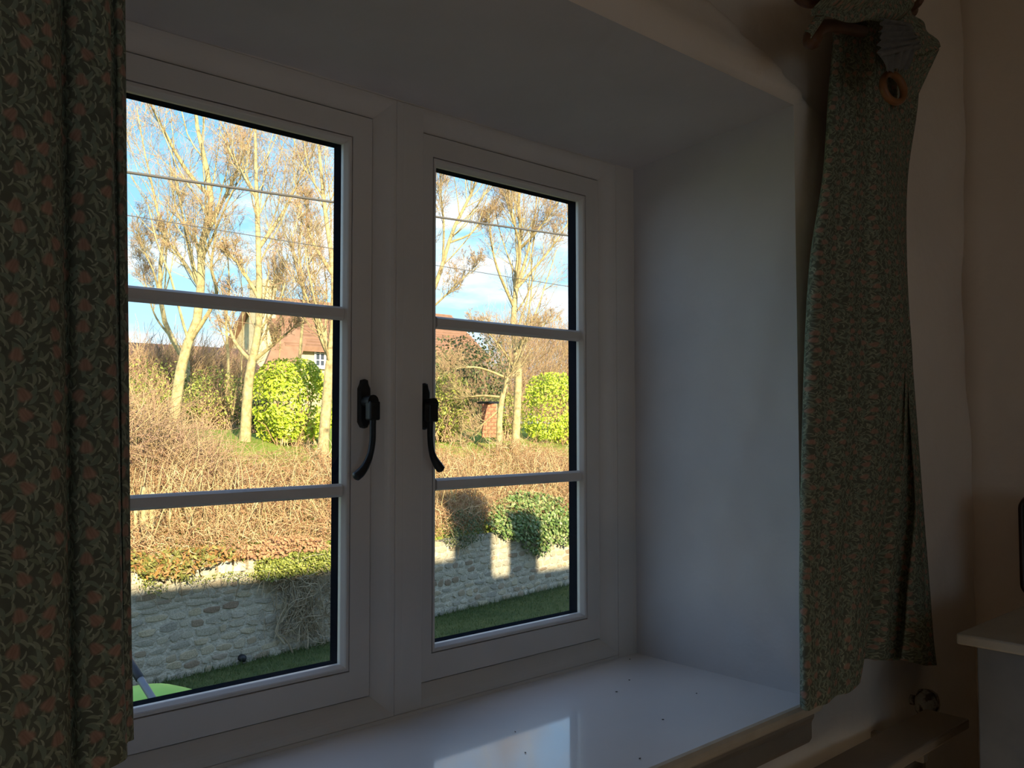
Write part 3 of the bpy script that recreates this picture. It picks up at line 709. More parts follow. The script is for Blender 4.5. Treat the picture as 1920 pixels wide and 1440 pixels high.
# ------------------------------------------------------------------ radiator, its shelf, tie-back knob
zs = None
c0 = PY(1735, 1328, .905); SH = c0[2]
sh = empty('radiator_shelf', (c0[0]-.5, .87, SH), 'narrow cream shelf below the window, ending short of the grey chest', 'shelf')
box('board', (.55, .805, SH-.022), (c0[0], .905, SH), M['shelf_wood'], sh, .004)
for x in (.8, 1.35, c0[0]-.18):
    bm = bmesh.new(); bm_box(bm, (x-.012, .83, SH-.06), (x+.012, WY0+.005, SH-.022), .003); from_bm('bracket', bm, M['radiator'], sh)
rd = empty('radiator', (1.35, .88, SH-.6), 'panel radiator in shadow under the narrow cream shelf', 'radiator')
bm = bmesh.new(); bm_box(bm, (.62, .875, SH-.62), (c0[0]-.07, .895, SH-.08), .006)
x = .66
while x < c0[0]-.1:
    bm_box(bm, (x, .863, SH-.60), (x+.022, .877, SH-.10), .004); x += .035
from_bm('panel', bm, M['radiator'], rd)
bm = bmesh.new(); bm_box(bm, (c0[0]-.072, .877, SH-.60), (c0[0]-.035, .893, SH-.575), .003); bm_box(bm, (c0[0]-.05, .90, SH-.72), (c0[0]-.035, .915, SH-.58), .003); from_bm('valve', bm, M['steel'], rd)
kc = PY(1728, 1316, .925)
kb = empty('tieback_knob', kc, 'round mottled china knob on the wall below the right curtain', 'wall knob')
bm = bmesh.new(); nseg = 28
rows = []
for r_, dy in ((.004, .028), (.012, .026), (.012, .012), (.020, .006), (.030, .004), (.033, -.004), (.034, -.018), (.028, -.031), (.016, -.038), (.003, -.040)):
    rows.append([bm.verts.new((kc[0]+r_*(1+.03*math.cos(a*7))*math.cos(a), kc[1]+dy, kc[2]+r_*(1+.03*math.cos(a*7))*math.sin(a))) for a in [i*2*math.pi/nseg for i in range(nseg)]])
for a, b in zip(rows[:-1], rows[1:]):
    for i in range(nseg): bm.faces.new((a[i], a[(i+1) % nseg], b[(i+1) % nseg], b[i]))
bm.faces.new(rows[0]); bm.faces.new(rows[-1]); from_bm('knob', bm, M['shell'], kb, True)

# ------------------------------------------------------------------ grey chest in the corner with a small box on it
ck = PY(1792, 1187, .72); DT = ck[2]
ch = empty('chest_of_drawers', (2.45, .5, 0), 'grey painted chest of drawers with pale overhanging top in the room corner', 'chest of drawers')
DX0, DX1, DY1, DY0 = ck[0], ROOM_R-.012, .72, -.25
box('top', (DX0, DY0, DT-.022), (DX1, DY1, DT), M['grey_top'], ch, .004)
bm = bmesh.new(); bm_box(bm, (DX0+.025, DY0+.03, .06), (DX1, DY1-.03, DT-.022), .003)
from_bm('body', bm, M['grey_paint'], ch)
for k in range(4):
    z1 = DT-.045-k*(DT-.16)/4; z0 = z1-(DT-.16)/4+.012
    dr = box('drawer', (DX0+.014, DY0+.07, z0), (DX0+.0255, DY1-.16, z1), M['grey_paint'], ch, .003)
    for yy in (.15, .5):
        bm = bmesh.new(); bmesh.ops.create_uvsphere(bm, u_segments=14, v_segments=8, radius=.014)
        bmesh.ops.translate(bm, verts=bm.verts, vec=(DX0+.002, yy-.1, (z0+z1)/2)); from_bm('knob', bm, M['grey_top'], dr, True)
for x, y in ((DX0+.05, DY1-.06), (DX1-.05, DY1-.06), (DX0+.05, DY0+.06), (DX1-.05, DY0+.06)):
    box('foot', (x-.02, y-.02, 0), (x+.02, y+.02, .062), M['grey_paint'], ch, .003)
pb = PZ(1914, 1118, DT)
def rounded_case():
    W, H, D_, r_ = .20, .245, .09, .03
    root = empty('table_radio', (pb[0], pb[1]-.05, DT), 'small rounded box with dark rim and dusky pink top on the grey chest', 'box')
    ax = Vector((.28, -.96, 0)).normalized()    # runs to the right out of the picture
    nn = Vector((-.96, -.28, 0)).normalized()   # the face
    o = Vector((pb[0], pb[1], DT))
    def loop(inset, depth, lift=0):
        pts = []
        for cx, cz, a0 in ((W-r_, r_, -90), (W-r_, H-r_, 0), (r_, H-r_, 90), (r_, r_, 180)):
            for k in range(7):
                a = math.radians(a0+k*15); R_ = max(r_-inset, .002); pts.append((cx+(R_)*math.cos(a), cz+(R_)*math.sin(a)))
        return [o+ax*x+Vector((0, 0, z+lift))+nn*depth for x, z in pts]
    def loft(name, spec, m_, caps=True):
        bm = bmesh.new(); rows = [[bm.verts.new(p) for p in loop(*s_)] for s_ in spec]; n = len(rows[0])
        for a, b in zip(rows[:-1], rows[1:]):
            for i in range(n): bm.faces.new((a[i], a[(i+1) % n], b[(i+1) % n], b[i]))
        if caps: bm.faces.new(rows[0]); bm.faces.new(rows[-1])
        else:
            a, b = rows[-1], rows[0]
            for i in range(n): bm.faces.new((a[i], a[(i+1) % n], b[(i+1) % n], b[i]))
        return from_bm(name, bm, m_, root, True)
    loft('case', [(.002, -.095), (.0, -.09), (0, -.012)], M['pink'])
    loft('rim', [(0, -.012), (-.001, 0), (.009, .002), (.010, -.006)], M['dark_wood'], False)
    loft('front', [(.010, -.008), (.010, -.004)], M['greygreen'])
rounded_case()

# ------------------------------------------------------------------ our own house outside: it throws the long shadow
WA, WB = PZ(258, 1290, GROUND), PZ(1070, 1095, GROUND)       # foot of the garden wall
wd = (WB-WA)[:2]; wlen = np.linalg.norm(wd); wd = wd/wlen; wn = np.array([wd[1], -wd[0]])   # wn points to the house
def wall_hit(px, py):
    d = ray(px, py); # plane through WA along wd, vertical
    k = ((WA-CAM)[:2]@wn)/(d[:2]@wn); return CAM+d*k
RIDGE_Y = -1.1
def occ(px, py):
    p = wall_hit(px, py); k = (p[1]-RIDGE_Y)/SUN_DIR[1]; return p-SUN_DIR*k
a1, a2 = occ(250, 1112), occ(840, 1047)
c1a, c1b = occ(852, 1000), occ(915, 1000)
g_lo = occ(938, 1085); c2a, c2b = occ(957, 1030), occ(1000, 1030); r_lo = occ(1068, 1057)
RID1 = (a1[2]+a2[2])/2; RID2 = (g_lo[2]+r_lo[2])/2
print('META ridge', RID1, RID2, 'chim', c1a[0], c1b[0], c2a[0], c2b[0], 'a', a1, a2, 'g', g_lo, r_lo, 'wall', WA, WB)
def roof(name, x0, x1, rid, eave_z, y0, y1):
    bm = bmesh.new()
    ym = RIDGE_Y; th = .14
    for (ya, za, yb, zb_) in ((y0, eave_z, ym, rid), (ym, rid, y1, eave_z)):
        vs = [bm.verts.new(c) for c in ((x0, ya, za), (x1, ya, za), (x1, yb, zb_), (x0, yb, zb_), (x0, ya, za-th), (x1, ya, za-th), (x1, yb, zb_-th), (x0, yb, zb_-th))]
        for f in ((0, 1, 2, 3), (4, 5, 6, 7), (0, 1, 5, 4), (2, 3, 7, 6), (0, 3, 7, 4), (1, 2, 6, 5)): bm.faces.new([vs[i] for i in f])
    return from_bm(name, bm, M['own_roof'])
X_END = c1b[0]
tag(roof('roof', -7, X_END, RID1, 2.62, -4.0, 1.66), kind='structure')
tag(roof('roof', X_END, X_END+12, RID2, 2.0, -4.0, 1.75), kind='structure')
bm = bmesh.new(); bm_box(bm, (ROOM_R+.15, -3.6, GROUND), (X_END, -3.4, 2.6)); bm_box(bm, (-6, -3.9, GROUND), (ROOM_L-.12, -3.56, 2.6)); bm_box(bm, (ROOM_L-.12, -3.9, GROUND), (ROOM_R+.15, -3.56, -.12)); tag(from_bm('wall_garden_side', bm, M['own_wall']), kind='structure')
bm = bmesh.new()
for x in (-5.9, X_END-.15):
    vs = [bm.verts.new((x+dx, y, z)) for dx in (0, .14) for y, z in ((-3.6, GROUND), (1.4, GROUND), (1.4, 2.4), (RIDGE_Y, RID1-.3), (-3.6, 2.4))]
    bm.faces.new(vs[:5]); bm.faces.new(vs[5:])
    for i in range(5): bm.faces.new((vs[i], vs[(i+1) % 5], vs[5+(i+1) % 5], vs[5+i]))
tag(from_bm('wall_gable', bm, M['own_wall']), kind='structure')
tag(box('wall_wing', (X_END+.05, -3.6, GROUND), (X_END+12, 1.4, 1.9), M['own_wall']), kind='structure')
ct1 = occ(880, 925)[2]+.15; ct2 = occ(975, 968)[2]
for (xa, xb, base, top) in ((c1a[0]+.08, c1b[0], RID1-.7, ct1), (c2a[0]+.05, c2b[0], RID2-.7, ct2)):
    bm = bmesh.new(); bm_box(bm, (xa, RIDGE_Y-.35, base), (xb, RIDGE_Y+.35, top-.1)); bm_box(bm, (xa-.03, RIDGE_Y-.38, top-.12), (xb+.03, RIDGE_Y+.38, top))
    tag(from_bm('trim_2', bm, M['brick']), kind='structure')

# ------------------------------------------------------------------ ground
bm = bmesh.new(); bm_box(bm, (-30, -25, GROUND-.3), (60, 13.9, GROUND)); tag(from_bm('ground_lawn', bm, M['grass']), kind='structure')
def W2(s, n, z):     # along the wall, out towards the house, height
    q = WA[:2]+wd*s+wn*n; return np.array([q[0], q[1], z])
NB = 9000
def blades():
    pts = []
    s = rng.uniform(-1.5, wlen+2, NB*3); n = rng.uniform(0, 1, NB*3)**1.6*4.2
    q = WA[:2]+s[:, None]*wd+n[:, None]*wn
    h = rng.uniform(.025, .07, len(s))*(1+2.2*np.exp(-n/.12)*rng.random(len(s))); a = rng.uniform(0, 2*math.pi, len(s)); w = .006
    lean = rng.normal(0, .03, (len(s), 2))
    A = np.column_stack([q[:, 0]+np.cos(a)*w, q[:, 1]+np.sin(a)*w, np.full(len(s), GROUND-.005)]); B = np.column_stack([q[:, 0]-np.cos(a)*w, q[:, 1]-np.sin(a)*w, np.full(len(s), GROUND-.005)])
    C = np.column_stack([q[:, 0]+lean[:, 0], q[:, 1]+lean[:, 1], GROUND+h])
    V = np.stack([A, B, C], 1).reshape(-1, 3); F = np.arange(len(V)).reshape(-1, 3)
    return V, F
V, F = blades(); tag(obj_np('grass', V, F, M['grass_blade']), 'short shaded green grass growing along the foot of the stone wall', 'grass', kind='stuff')

# raised garden behind the wall
TOPZ = CZ-2.16
def up_ground(q):     # height of the raised garden at distance behind the wall
    d = np.asarray(q); return np.where(d < 2.2, TOPZ-.05+(d/2.2)*1.05, TOPZ+1.0+(1-np.exp(-np.maximum(d-2.2, 0)/2.2))*1.06)
def bank():
    ss = np.linspace(-14, 34, 60); nn = np.concatenate([[.28], np.linspace(.3, 2.2, 8), np.linspace(3, 60, 24)])
    Sg, Ng = np.meshgrid(ss, nn, indexing='ij')
    q = WA[:2]+Sg[..., None]*wd-Ng[..., None]*wn
    Z = up_ground(Ng)+.05*np.sin(Sg*1.3)*np.sin(Ng*.7); Z[:, 0] = TOPZ-.4
    V = np.concatenate([q, Z[..., None]], -1).reshape(-1, 3); k = len(nn)
    i, j = np.meshgrid(np.arange(len(ss)-1), np.arange(k-1), indexing='ij'); i, j = i.ravel(), j.ravel()
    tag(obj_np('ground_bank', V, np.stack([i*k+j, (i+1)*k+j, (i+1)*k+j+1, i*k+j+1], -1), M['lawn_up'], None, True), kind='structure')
bank()
def GP(px, dist):     # a point on the raised garden straight behind picture column px at `dist` metres behind the wall
    d = ray(px, 760)[:2]; k = ((WA[:2]-CAM[:2]-wn*dist)@wn)/(d@wn); q = d*k
    return np.array([q[0], q[1], float(up_ground(dist))])

# ------------------------------------------------------------------ garden wall, stone by stone
gw = empty('garden_wall', W2(wlen/2, 0, GROUND), 'long rubble stone garden wall beyond the shaded grass', 'wall')
bm = bmesh.new()
cs = [W2(-6, .022, 0), W2(wlen+5, .022, 0), W2(wlen+5, -.36, 0), W2(-6, -.36, 0)]
lo = [bm.verts.new((c[0], c[1], GROUND-.1)) for c in cs]; hi = [bm.verts.new((c[0], c[1], TOPZ-.09)) for c in cs]
bm.faces.new(lo); bm.faces.new(hi)
for i in range(4): bm.faces.new((lo[i], lo[(i+1) % 4], hi[(i+1) % 4], hi[i]))
from_bm('mortar_core', bm, M['mortar'], gw)
def stone_mesh(k):
    r = np.random.default_rng(100+k); n = 7
    an = np.sort(np.linspace(0, 2*math.pi, n, endpoint=False)+r.uniform(-.25, .25, n))
    def sq(a, f):      # squarish outline
        c, s = math.cos(a), math.sin(a); m_ = max(abs(c), abs(s))*.7+.3*math.hypot(c, s); return c/m_*.5*f, s/m_*.5*f
    rad = r.uniform(.88, 1.04, n)
    V = []
    for f, d in ((1.0, -.5), (1.0, .30), (.84, .5)):
        for a, q in zip(an, rad):
            x, z = sq(a, f*q); V.append((x, -(d+r.uniform(-.07, .07)), z))
    V.append((0, -.53, 0))
    bm = bmesh.new(); vs = [bm.verts.new(v) for v in V]
    for l in (0, 1):
        for i in range(n): bm.faces.new((vs[l*n+i], vs[l*n+(i+1) % n], vs[(l+1)*n+(i+1) % n], vs[(l+1)*n+i]))
    for i in range(n): bm.faces.new((vs[2*n+i], vs[2*n+(i+1) % n], vs[-1]))
    bmesh.ops.recalc_face_normals(bm, faces=bm.faces)
    me = bpy.data.meshes.new('stone'); bm.to_mesh(me); bm.free(); me.materials.append(M['stone']); return me
SM = [stone_mesh(k) for k in range(9)]
stones = []
z = GROUND-.03
ci = 0
while z < TOPZ-.05:
    h = random.uniform(.08, .16)
    if z+h > TOPZ-.03: h = TOPZ-.03-z+.01
    s = -1.2+random.uniform(0, .2)
    while s < wlen+1.2:
        w = random.uniform(.14, .36)*(1.2 if random.random() < .15 else 1)
        hh = h*(random.uniform(.68, 1.04))
        stones.append((s+w/2, z+h/2+random.uniform(-.02, .02), w-.018, hh-.012))
        s += w
    z += h; ci += 1
cand, rest = [], []
for (s, zc, w, h) in stones:
    c = W2(s, 0, zc); px, py, dp = project(c)
    vis = (244 < px < 642 or 806 < px < 1080)
    (cand if vis else rest).append((w*h/dp**2, s, zc, w, h, c))
cand.sort(reverse=True)
rest += cand[300:]
print('META stones', len(stones), len(cand))
ang = math.atan2(wd[1], wd[0])
for k, (_, s, zc, w, h, c) in enumerate(cand[:300]):
    o = bpy.data.objects.new('stone', SM[k % 9]); COL.objects.link(o); o.parent = gw
    o.matrix_parent_inverse = Matrix.Translation(gw.location).inverted()
    o.location = (c[0], c[1], zc); o.rotation_euler = (random.uniform(-.12, .12), random.uniform(-.13, .13), ang); o.scale = (w, random.uniform(.06, .085), h)
if rest:
    Vs, Fs, off = [], [], 0
    for k, (_, s, zc, w, h, c) in enumerate(rest):
        me = SM[k % 9]; v = np.empty(len(me.vertices)*3, np.float32); me.vertices.foreach_get('co', v); v = v.reshape(-1, 3)*np.array([w, .072, h])
        x, y = v[:, 0].copy(), v[:, 1].copy(); v[:, 0] = x*math.cos(ang)-y*math.sin(ang)+c[0]; v[:, 1] = x*math.sin(ang)+y*math.cos(ang)+c[1]; v[:, 2] += zc
        for p in me.polygons:
            q = list(p.vertices); q = q if len(q) == 4 else q+[q[-1]]
            Fs.append([i+off for i in q])
        Vs.append(v); off += len(v)
    bmq = bmesh.new(); 
    V = np.concatenate(Vs); me = bpy.data.meshes.new('stones'); me.from_pydata(V.tolist(), [], [list(dict.fromkeys(f)) for f in Fs]); bmq.free()
    me.materials.append(M['stone_small']); o = link('stonework', me, gw); o['kind'] = 'stuff'
# coping: pale upright stones and rough slabs along the top
def coping():
    s = -1.3
    while s < wlen+1:
        w = random.uniform(.13, .34); c = W2(s+w/2, -.09, 0); px, py, dp = project((c[0], c[1], TOPZ))
        if 244 < px < 470:
            tall = random.uniform(.14, .32) if px < 430 else random.uniform(.05, .14)
            bm = bmesh.new(); n = 7
            rows = []
            for lv, sc in ((-.05, 1), (tall*.55, .95), (tall, .55)):
                rows.append([bm.verts.new((math.cos(a)*w*.5*sc*random.uniform(.85, 1.08), math.sin(a)*.13*sc*random.uniform(.85, 1.08), lv+random.uniform(-.015, .015))) for a in [i*2*math.pi/n+random.uniform(-.1, .1) for i in range(n)]])
            for a, b in zip(rows[:-1], rows[1:]):
                for i in range(n): bm.faces.new((a[i], a[(i+1) % n], b[(i+1) % n], b[i]))
            bm.faces.new(rows[-1]); bm.faces.new(rows[0])
            o = from_bm('coping_stone', bm, M['coping'], gw); o.location = (c[0], c[1], TOPZ-.02); o.rotation_euler = (0, random.uniform(-.15, .15), ang)
        s += w
coping()
# drain pipe end low in the wall
dp_ = wall_hit(450, 1233)
pq = [dp_+np.array([wn[0], wn[1], 0])*t_ for t_ in (-.1, .09)]
dpipe = tube('drain_pipe', pq, .055, M['black'], None, 16, 1); tag(dpipe, 'round black pipe end poking from the foot of the stone wall', 'pipe')

# ------------------------------------------------------------------ twig and leaf generators
def unit(v): return v/(np.linalg.norm(v, axis=-1, keepdims=True)+1e-12)
def interp(P, t_):
    k = P.shape[1]-1; x = t_*k; i = np.minimum(x.astype(int), k-1); f = (x-i)[:, None]; n = np.arange(len(P))
    return P[n, i]*(1-f)+P[n, i+1]*f, unit(P[n, i+1]-P[n, i])
def spawn(P, R, count, t0, t1, spread, lf, K, up=.25, curl=.25, rr=.55, r=rng, minr=.002, taper=.35):
    """grow `count` children from the polylines P with radii R"""
    idx = r.integers(0, len(P), count); t_ = r.uniform(t0, t1, count)
    L = np.linalg.norm(np.diff(P, axis=1), axis=2).sum(1)[idx]
    st, tan = interp(P[idx], t_); k = P.shape[1]-1
    r0 = R[idx, np.minimum((t_*k).astype(int), k)]*rr
    side = r.normal(size=(count, 3)); side -= (side*tan).sum(1, keepdims=True)*tan; side = unit(side)
    d = unit(tan*math.cos(spread)+side*math.sin(spread)*r.uniform(.7, 1.25, (count, 1)))
    ln = L*lf*r.uniform(.55, 1.2, count)*(1.1-.5*t_)
    out = np.empty((count, K, 3)); out[:, 0] = st; cur = st
    for j in range(1, K):
        d = unit(d+r.normal(0, curl, (count, 3))*.6+np.array([0, 0, up])*.35); cur = cur+d*(ln/(K-1))[:, None]; out[:, j] = cur
    rad = np.maximum(r0, minr)[:, None]*np.linspace(1, taper, K)[None]
    return out, np.maximum(rad, minr*.6)
def tree(name, label, paths, r0, seed, dist, levels=((34, .62), (5.5, .62), (3.6, .75), (2.2, .85)), group=None, minr=.0066, twigmat='twig_pale', spread=(.72, .75, .75, .8), start=.3, up=.5, barkmat='bark'):
    """paths: list of pixel polylines at one distance; first is the trunk, the rest big limbs"""
    r = np.random.default_rng(seed)
    root = None; polys = []; rads = []
    for k, pp in enumerate(paths):
        pts = []
        for i, (px, py) in enumerate(pp):
            d = ray(px, py); depth = dist+((.30 if (k+seed) % 2 else -.30)*i if k else .12*math.sin(i*.5+seed)-.12*math.sin(seed)); q = CAM+d*depth; pts.append(q)
        if k: pts[0] = polys[0][np.argmin(np.linalg.norm(polys[0]-pts[0], axis=1))] if np.min(np.linalg.norm(polys[0]-pts[0], axis=1)) < .45 else np.array([pts[0][0], pts[0][1], float(up_ground(-((pts[0][:2]-WA[:2])@wn)))-.1])
        else:
            b0 = pts[0]; gz = float(up_ground(-((b0[:2]-WA[:2])@wn)))-.12
            pts.insert(0, np.array([b0[0], b0[1], min(gz, b0[2]-.15)]))
        pts = np.array(pts); c = catmull(pts, 18)
        ra = r0*(.8 if k == 0 else .30)*np.linspace(1, .20 if k == 0 else .22, 18)**1.15
        polys.append(c); rads.append(ra)
    base = polys[0][0]
    root = empty(name, base, label, 'tree', group)
    P0, R0 = np.array(polys), np.array(rads)
    V, F = tubes(P0, R0, 9); obj_np('trunk', V, F, M[barkmat], root, True)
    acc = []
    n1 = int(levels[0][0]*(1+.5*(len(paths)-1)))
    P1, R1 = spawn(P0, R0, n1, start, .98, spread[0], levels[0][1]*.6, 9, up, .13, .34, r, minr*1.1)
    P2, R2 = spawn(P1, R1, int(n1*levels[1][0]), .15, 1, spread[1], levels[1][1], 7, up*.55, .15, .5, r, minr*.85)
    P3, R3 = spawn(P2, R2, int(len(P2)*levels[2][0]), .15, 1, spread[2], levels[2][1], 4, up*.3, .17, .6, r, minr*.7)
    P4, R4 = spawn(P3, R3, int(len(P3)*levels[3][0]), .1, 1, spread[3], levels[3][1], 3, up*.2, .2, .8, r, minr*.55)
    V, F = join([tubes(P1, R1, 5), tubes(P2, R2, 3)]); obj_np('branches', V, F, M[barkmat], root, True)['kind'] = 'stuff'
    V, F = join([tubes(P3, R3, 3), tubes(P4, R4, 3)]); o = obj_np('twigs', V, F, M[twigmat], root); o['kind'] = 'stuff'
    return len(P3)+len(P4)
def leaves(C, Nn, size, r, aspect=.5, jitter=.6):
    """folded diamond leaves at C facing roughly Nn"""
    n = len(C); nn = unit(Nn+r.normal(0, jitter, (n, 3))); a = unit(np.cross(nn, r.normal(size=(n, 3)))); b = np.cross(nn, a)
    s = (size*r.uniform(.6, 1.25, n))[:, None]
    base, tip = C-a*s*.5, C+a*s*.5; l, rg = C+b*s*aspect*.5+nn*s*.12, C-b*s*aspect*.5+nn*s*.12
    V = np.stack([base, l, tip, rg], 1).reshape(-1, 3); i = np.arange(n)[:, None]*4
    F = np.concatenate([i+np.array([[0, 1, 2]]), i+np.array([[0, 2, 3]])], 0)
    return V, F
def blob_points(n, c, rad, r, lumps=6, shell=.35):
    u = unit(r.normal(size=(n, 3))); ph = r.uniform(0, 6, (lumps, 3)); f = 1+.13*sum(np.sin(u@unit(r.normal(size=3))*5+p[0]) for p in ph)/math.sqrt(lumps)*1.2
    q = 1-shell*r.random(n)**1.5
    return np.asarray(c)+u*np.asarray(rad)*(f*q)[:, None], unit(u/np.asarray(rad))
def bush(name, label, c, rad, n, size, matname, seed, group=None, twigs=120, cat='bush', aspect=.5, tm='twig_pale', boxy=False):
    r = np.random.default_rng(seed); c = np.array(c, float); rad = np.array(rad, float)
    top, gz = c[2]+rad[2], float(up_ground(-((c[:2]-WA[:2])@wn)))-.03
    if c[2]-rad[2] > gz: c[2] = (top+gz)/2; rad[2] = (top-gz)/2
    root = empty(name, (c[0], c[1], c[2]-rad[2]), label, cat, group)
    C, Nn = blob_points(n, c, rad, r)
    if boxy: C = c+np.sign(C-c)*np.abs((C-c)/rad)**.7*rad
    C[:, 2] = np.maximum(C[:, 2], c[2]-rad[2]*.98)
    V, F = leaves(C, Nn+np.array([0, -.3, .25]), size, r, aspect); o = obj_np('foliage', V, F, M[matname], root); o['kind'] = 'stuff'
    # stems from the base
    b0 = np.array([c[0], c[1], c[2]-rad[2]*1.02]); k = 6; tgt, _ = blob_points(twigs, c, rad*.97, r, shell=.3)
    st = b0+r.normal(0, 1, (twigs, 3))*np.array([rad[0]*.35, rad[1]*.35, 0])
    t_ = np.linspace(0, 1, k)[None, :, None]; P = st[:, None]*(1-t_)+tgt[:, None]*t_+np.array([0, 0, 1])*(t_*(1-t_))*rad[2]*.4+r.normal(0, .02, (twigs, k, 3))*rad.mean()
    V, F = tubes(P, np.linspace(.014, .004, k)[None]*np.ones((twigs, 1)), 3); obj_np('stems', V, F, M[tm], root)['kind'] = 'stuff'
    return root
def tangle(n, s0, s1, d0, d1, z0, z1, ln, r, K=5, curl=.5, dirbias=(0, 0, .4)):
    """arching twigs through a box of ground behind the wall; s along, d behind the wall"""
    s = r.uniform(s0, s1, n); d = r.uniform(d0, d1, n); z = z0(s, d)+(z1(s, d)-z0(s, d))*r.random(n)
    q = WA[:2]+s[:, None]*wd-d[:, None]*wn; st = np.column_stack([q, z])
    dr = unit(r.normal(size=(n, 3))+np.array(dirbias)); P = np.empty((n, K, 3)); P[:, 0] = st; cur = st; L = ln*r.uniform(.5, 1.4, n)
    for j in range(1, K):
        dr = unit(dr+r.normal(0, curl, (n, 3))*.5-np.array([0, 0, .06])); cur = cur+dr*(L/(K-1))[:, None]; P[:, j] = cur
    return P

# ------------------------------------------------------------------ hedge along the top of the wall
def hedge():
    r = np.random.default_rng(3)
    h = empty('hedge', W2(wlen/2, -1.4, TOPZ), 'long bare brown twiggy hedge growing above the stone wall', 'hedge')
    topf = lambda s, d: TOPZ+.30+d*.53+.10*np.sin(s*1.9)+.06*np.sin(s*4.3+1)
    botf = lambda s, d: up_ground(d)-.04
    n = 21000
    s0, s1 = -2.2, wlen+3
    P = tangle(n, s0, s1, .12, 2.5, botf, topf, .40, r, 5, .95)
    V, F = tubes(P, (r.uniform(.0035, .0075, n)[:, None])*np.linspace(1, .5, 5)[None], 3); o = obj_np('twigs', V, F, M['twig_brown'], h); o['kind'] = 'stuff'
    n = 12000
    P = tangle(n, s0, s1, .1, 2.7, lambda s, d: topf(s, d)-.35, lambda s, d: topf(s, d)+.04, .22, r, 4, .8)
    V, F = tubes(P, (r.uniform(.0025, .0045, n)[:, None])*np.linspace(1, .5, 4)[None], 3); o = obj_np('fine_twigs', V, F, M['twig_brown'], h); o['kind'] = 'stuff'
    # upright pale stems seen through it
    n = 260
    s = r.uniform(s0, s1, n); d = r.uniform(.45, 1.1, n); q = WA[:2]+s[:, None]*wd-d[:, None]*wn
    P = np.empty((n, 6, 3)); cur = np.column_stack([q, up_ground(d)]); dr = unit(np.column_stack([r.normal(0, .25, (n, 2)), np.ones(n)])); P[:, 0] = cur
    for j in range(1, 6): dr = unit(dr+r.normal(0, .18, (n, 3))); cur = cur+dr*.24; P[:, j] = cur
    V, F = tubes(P, (r.uniform(.006, .014, n)[:, None])*np.linspace(1, .4, 6)[None], 4); obj_np('stems', V, F, M['bark'], h)['kind'] = 'stuff'
    n = 16000
    s = r.uniform(s0, s1, n); d = .0+2.6*r.random(n)**1.6; z = botf(s, d)+(topf(s, d)-botf(s, d))*r.random(n)**.8
    q = WA[:2]+s[:, None]*wd-d[:, None]*wn; V, F = leaves(np.column_stack([q, z]), np.tile([0, -.6, .6], (n, 1)), .036, r, .6, 1.0)
    o = obj_np('dead_leaves', V, F, M['leaf_brown'], h); o['kind'] = 'stuff'
hedge()
def scrub():
    """arching bramble and saplings spilling up behind the left end of the hedge"""
    r = np.random.default_rng(8)
    h = empty('bramble_thicket', W2(1.2, -4, TOPZ+1), 'dense arching thicket of pale bare stems at the left behind the hedge', 'thicket')
    n = 6500
    P = tangle(n, -2.4, 3.3, 1.6, 5.0, lambda s, d: up_ground(d)-.2, lambda s, d: up_ground(d)+1.25-.62*np.clip(s-1.2, 0, 2.1), .75, r, 6, .35, (.3, 0, .7))
    V, F = tubes(P, (r.uniform(.004, .009, n)[:, None])*np.linspace(1, .45, 6)[None], 3); o = obj_np('stems', V, F, M['twig_pale'], h); o['kind'] = 'stuff'
scrub()
def thicket(name, label, px0, px1, dist, hgt, n, seed, ln=1.1, rr=(.006, .013), matn='twig_pale', lean=(.3, 0, 1.6), depth=2.0, zmin=0.0):
    r = np.random.default_rng(seed); a, b = GP(px0, dist), GP(px1, dist); c = (a+b)/2
    root = empty(name, c, label, 'thicket')
    t_ = r.random(n); st = a*(1-t_)[:, None]+b*t_[:, None]; st[:, :2] -= wn*(r.random(n)*depth)[:, None]; st[:, 2] += zmin+r.random(n)**1.4*(hgt-zmin)
    K = 6; P = np.empty((n, K, 3)); cur = st; P[:, 0] = st; dr = unit(r.normal(0, .7, (n, 3))+np.array(lean)); L = ln*r.uniform(.5, 1.4, n)
    for j in range(1, K): dr = unit(dr+r.normal(0, .2, (n, 3))); cur = cur+dr*(L/(K-1))[:, None]; P[:, j] = cur
    V, F = tubes(P, (r.uniform(*rr, n)[:, None])*np.linspace(1, .4, K)[None], 3); o = obj_np('stems', V, F, M[matn], root); o['kind'] = 'stuff'
thicket('sapling_thicket', 'tall thicket of slanting pale saplings at the right end of the garden', 960, 1180, 13, 4.2, 7500, 21, 1.5)
thicket('sapling_thicket', 'low brown thicket of fine saplings left of the forked tree', 800, 960, 17, 2.7, 3500, 22, 1.1, zmin=.7)
thicket('sapling_thicket', 'low pale thicket of saplings between the two tall left trees', 230, 480, 14, 1.9, 4000, 23, 1.3)

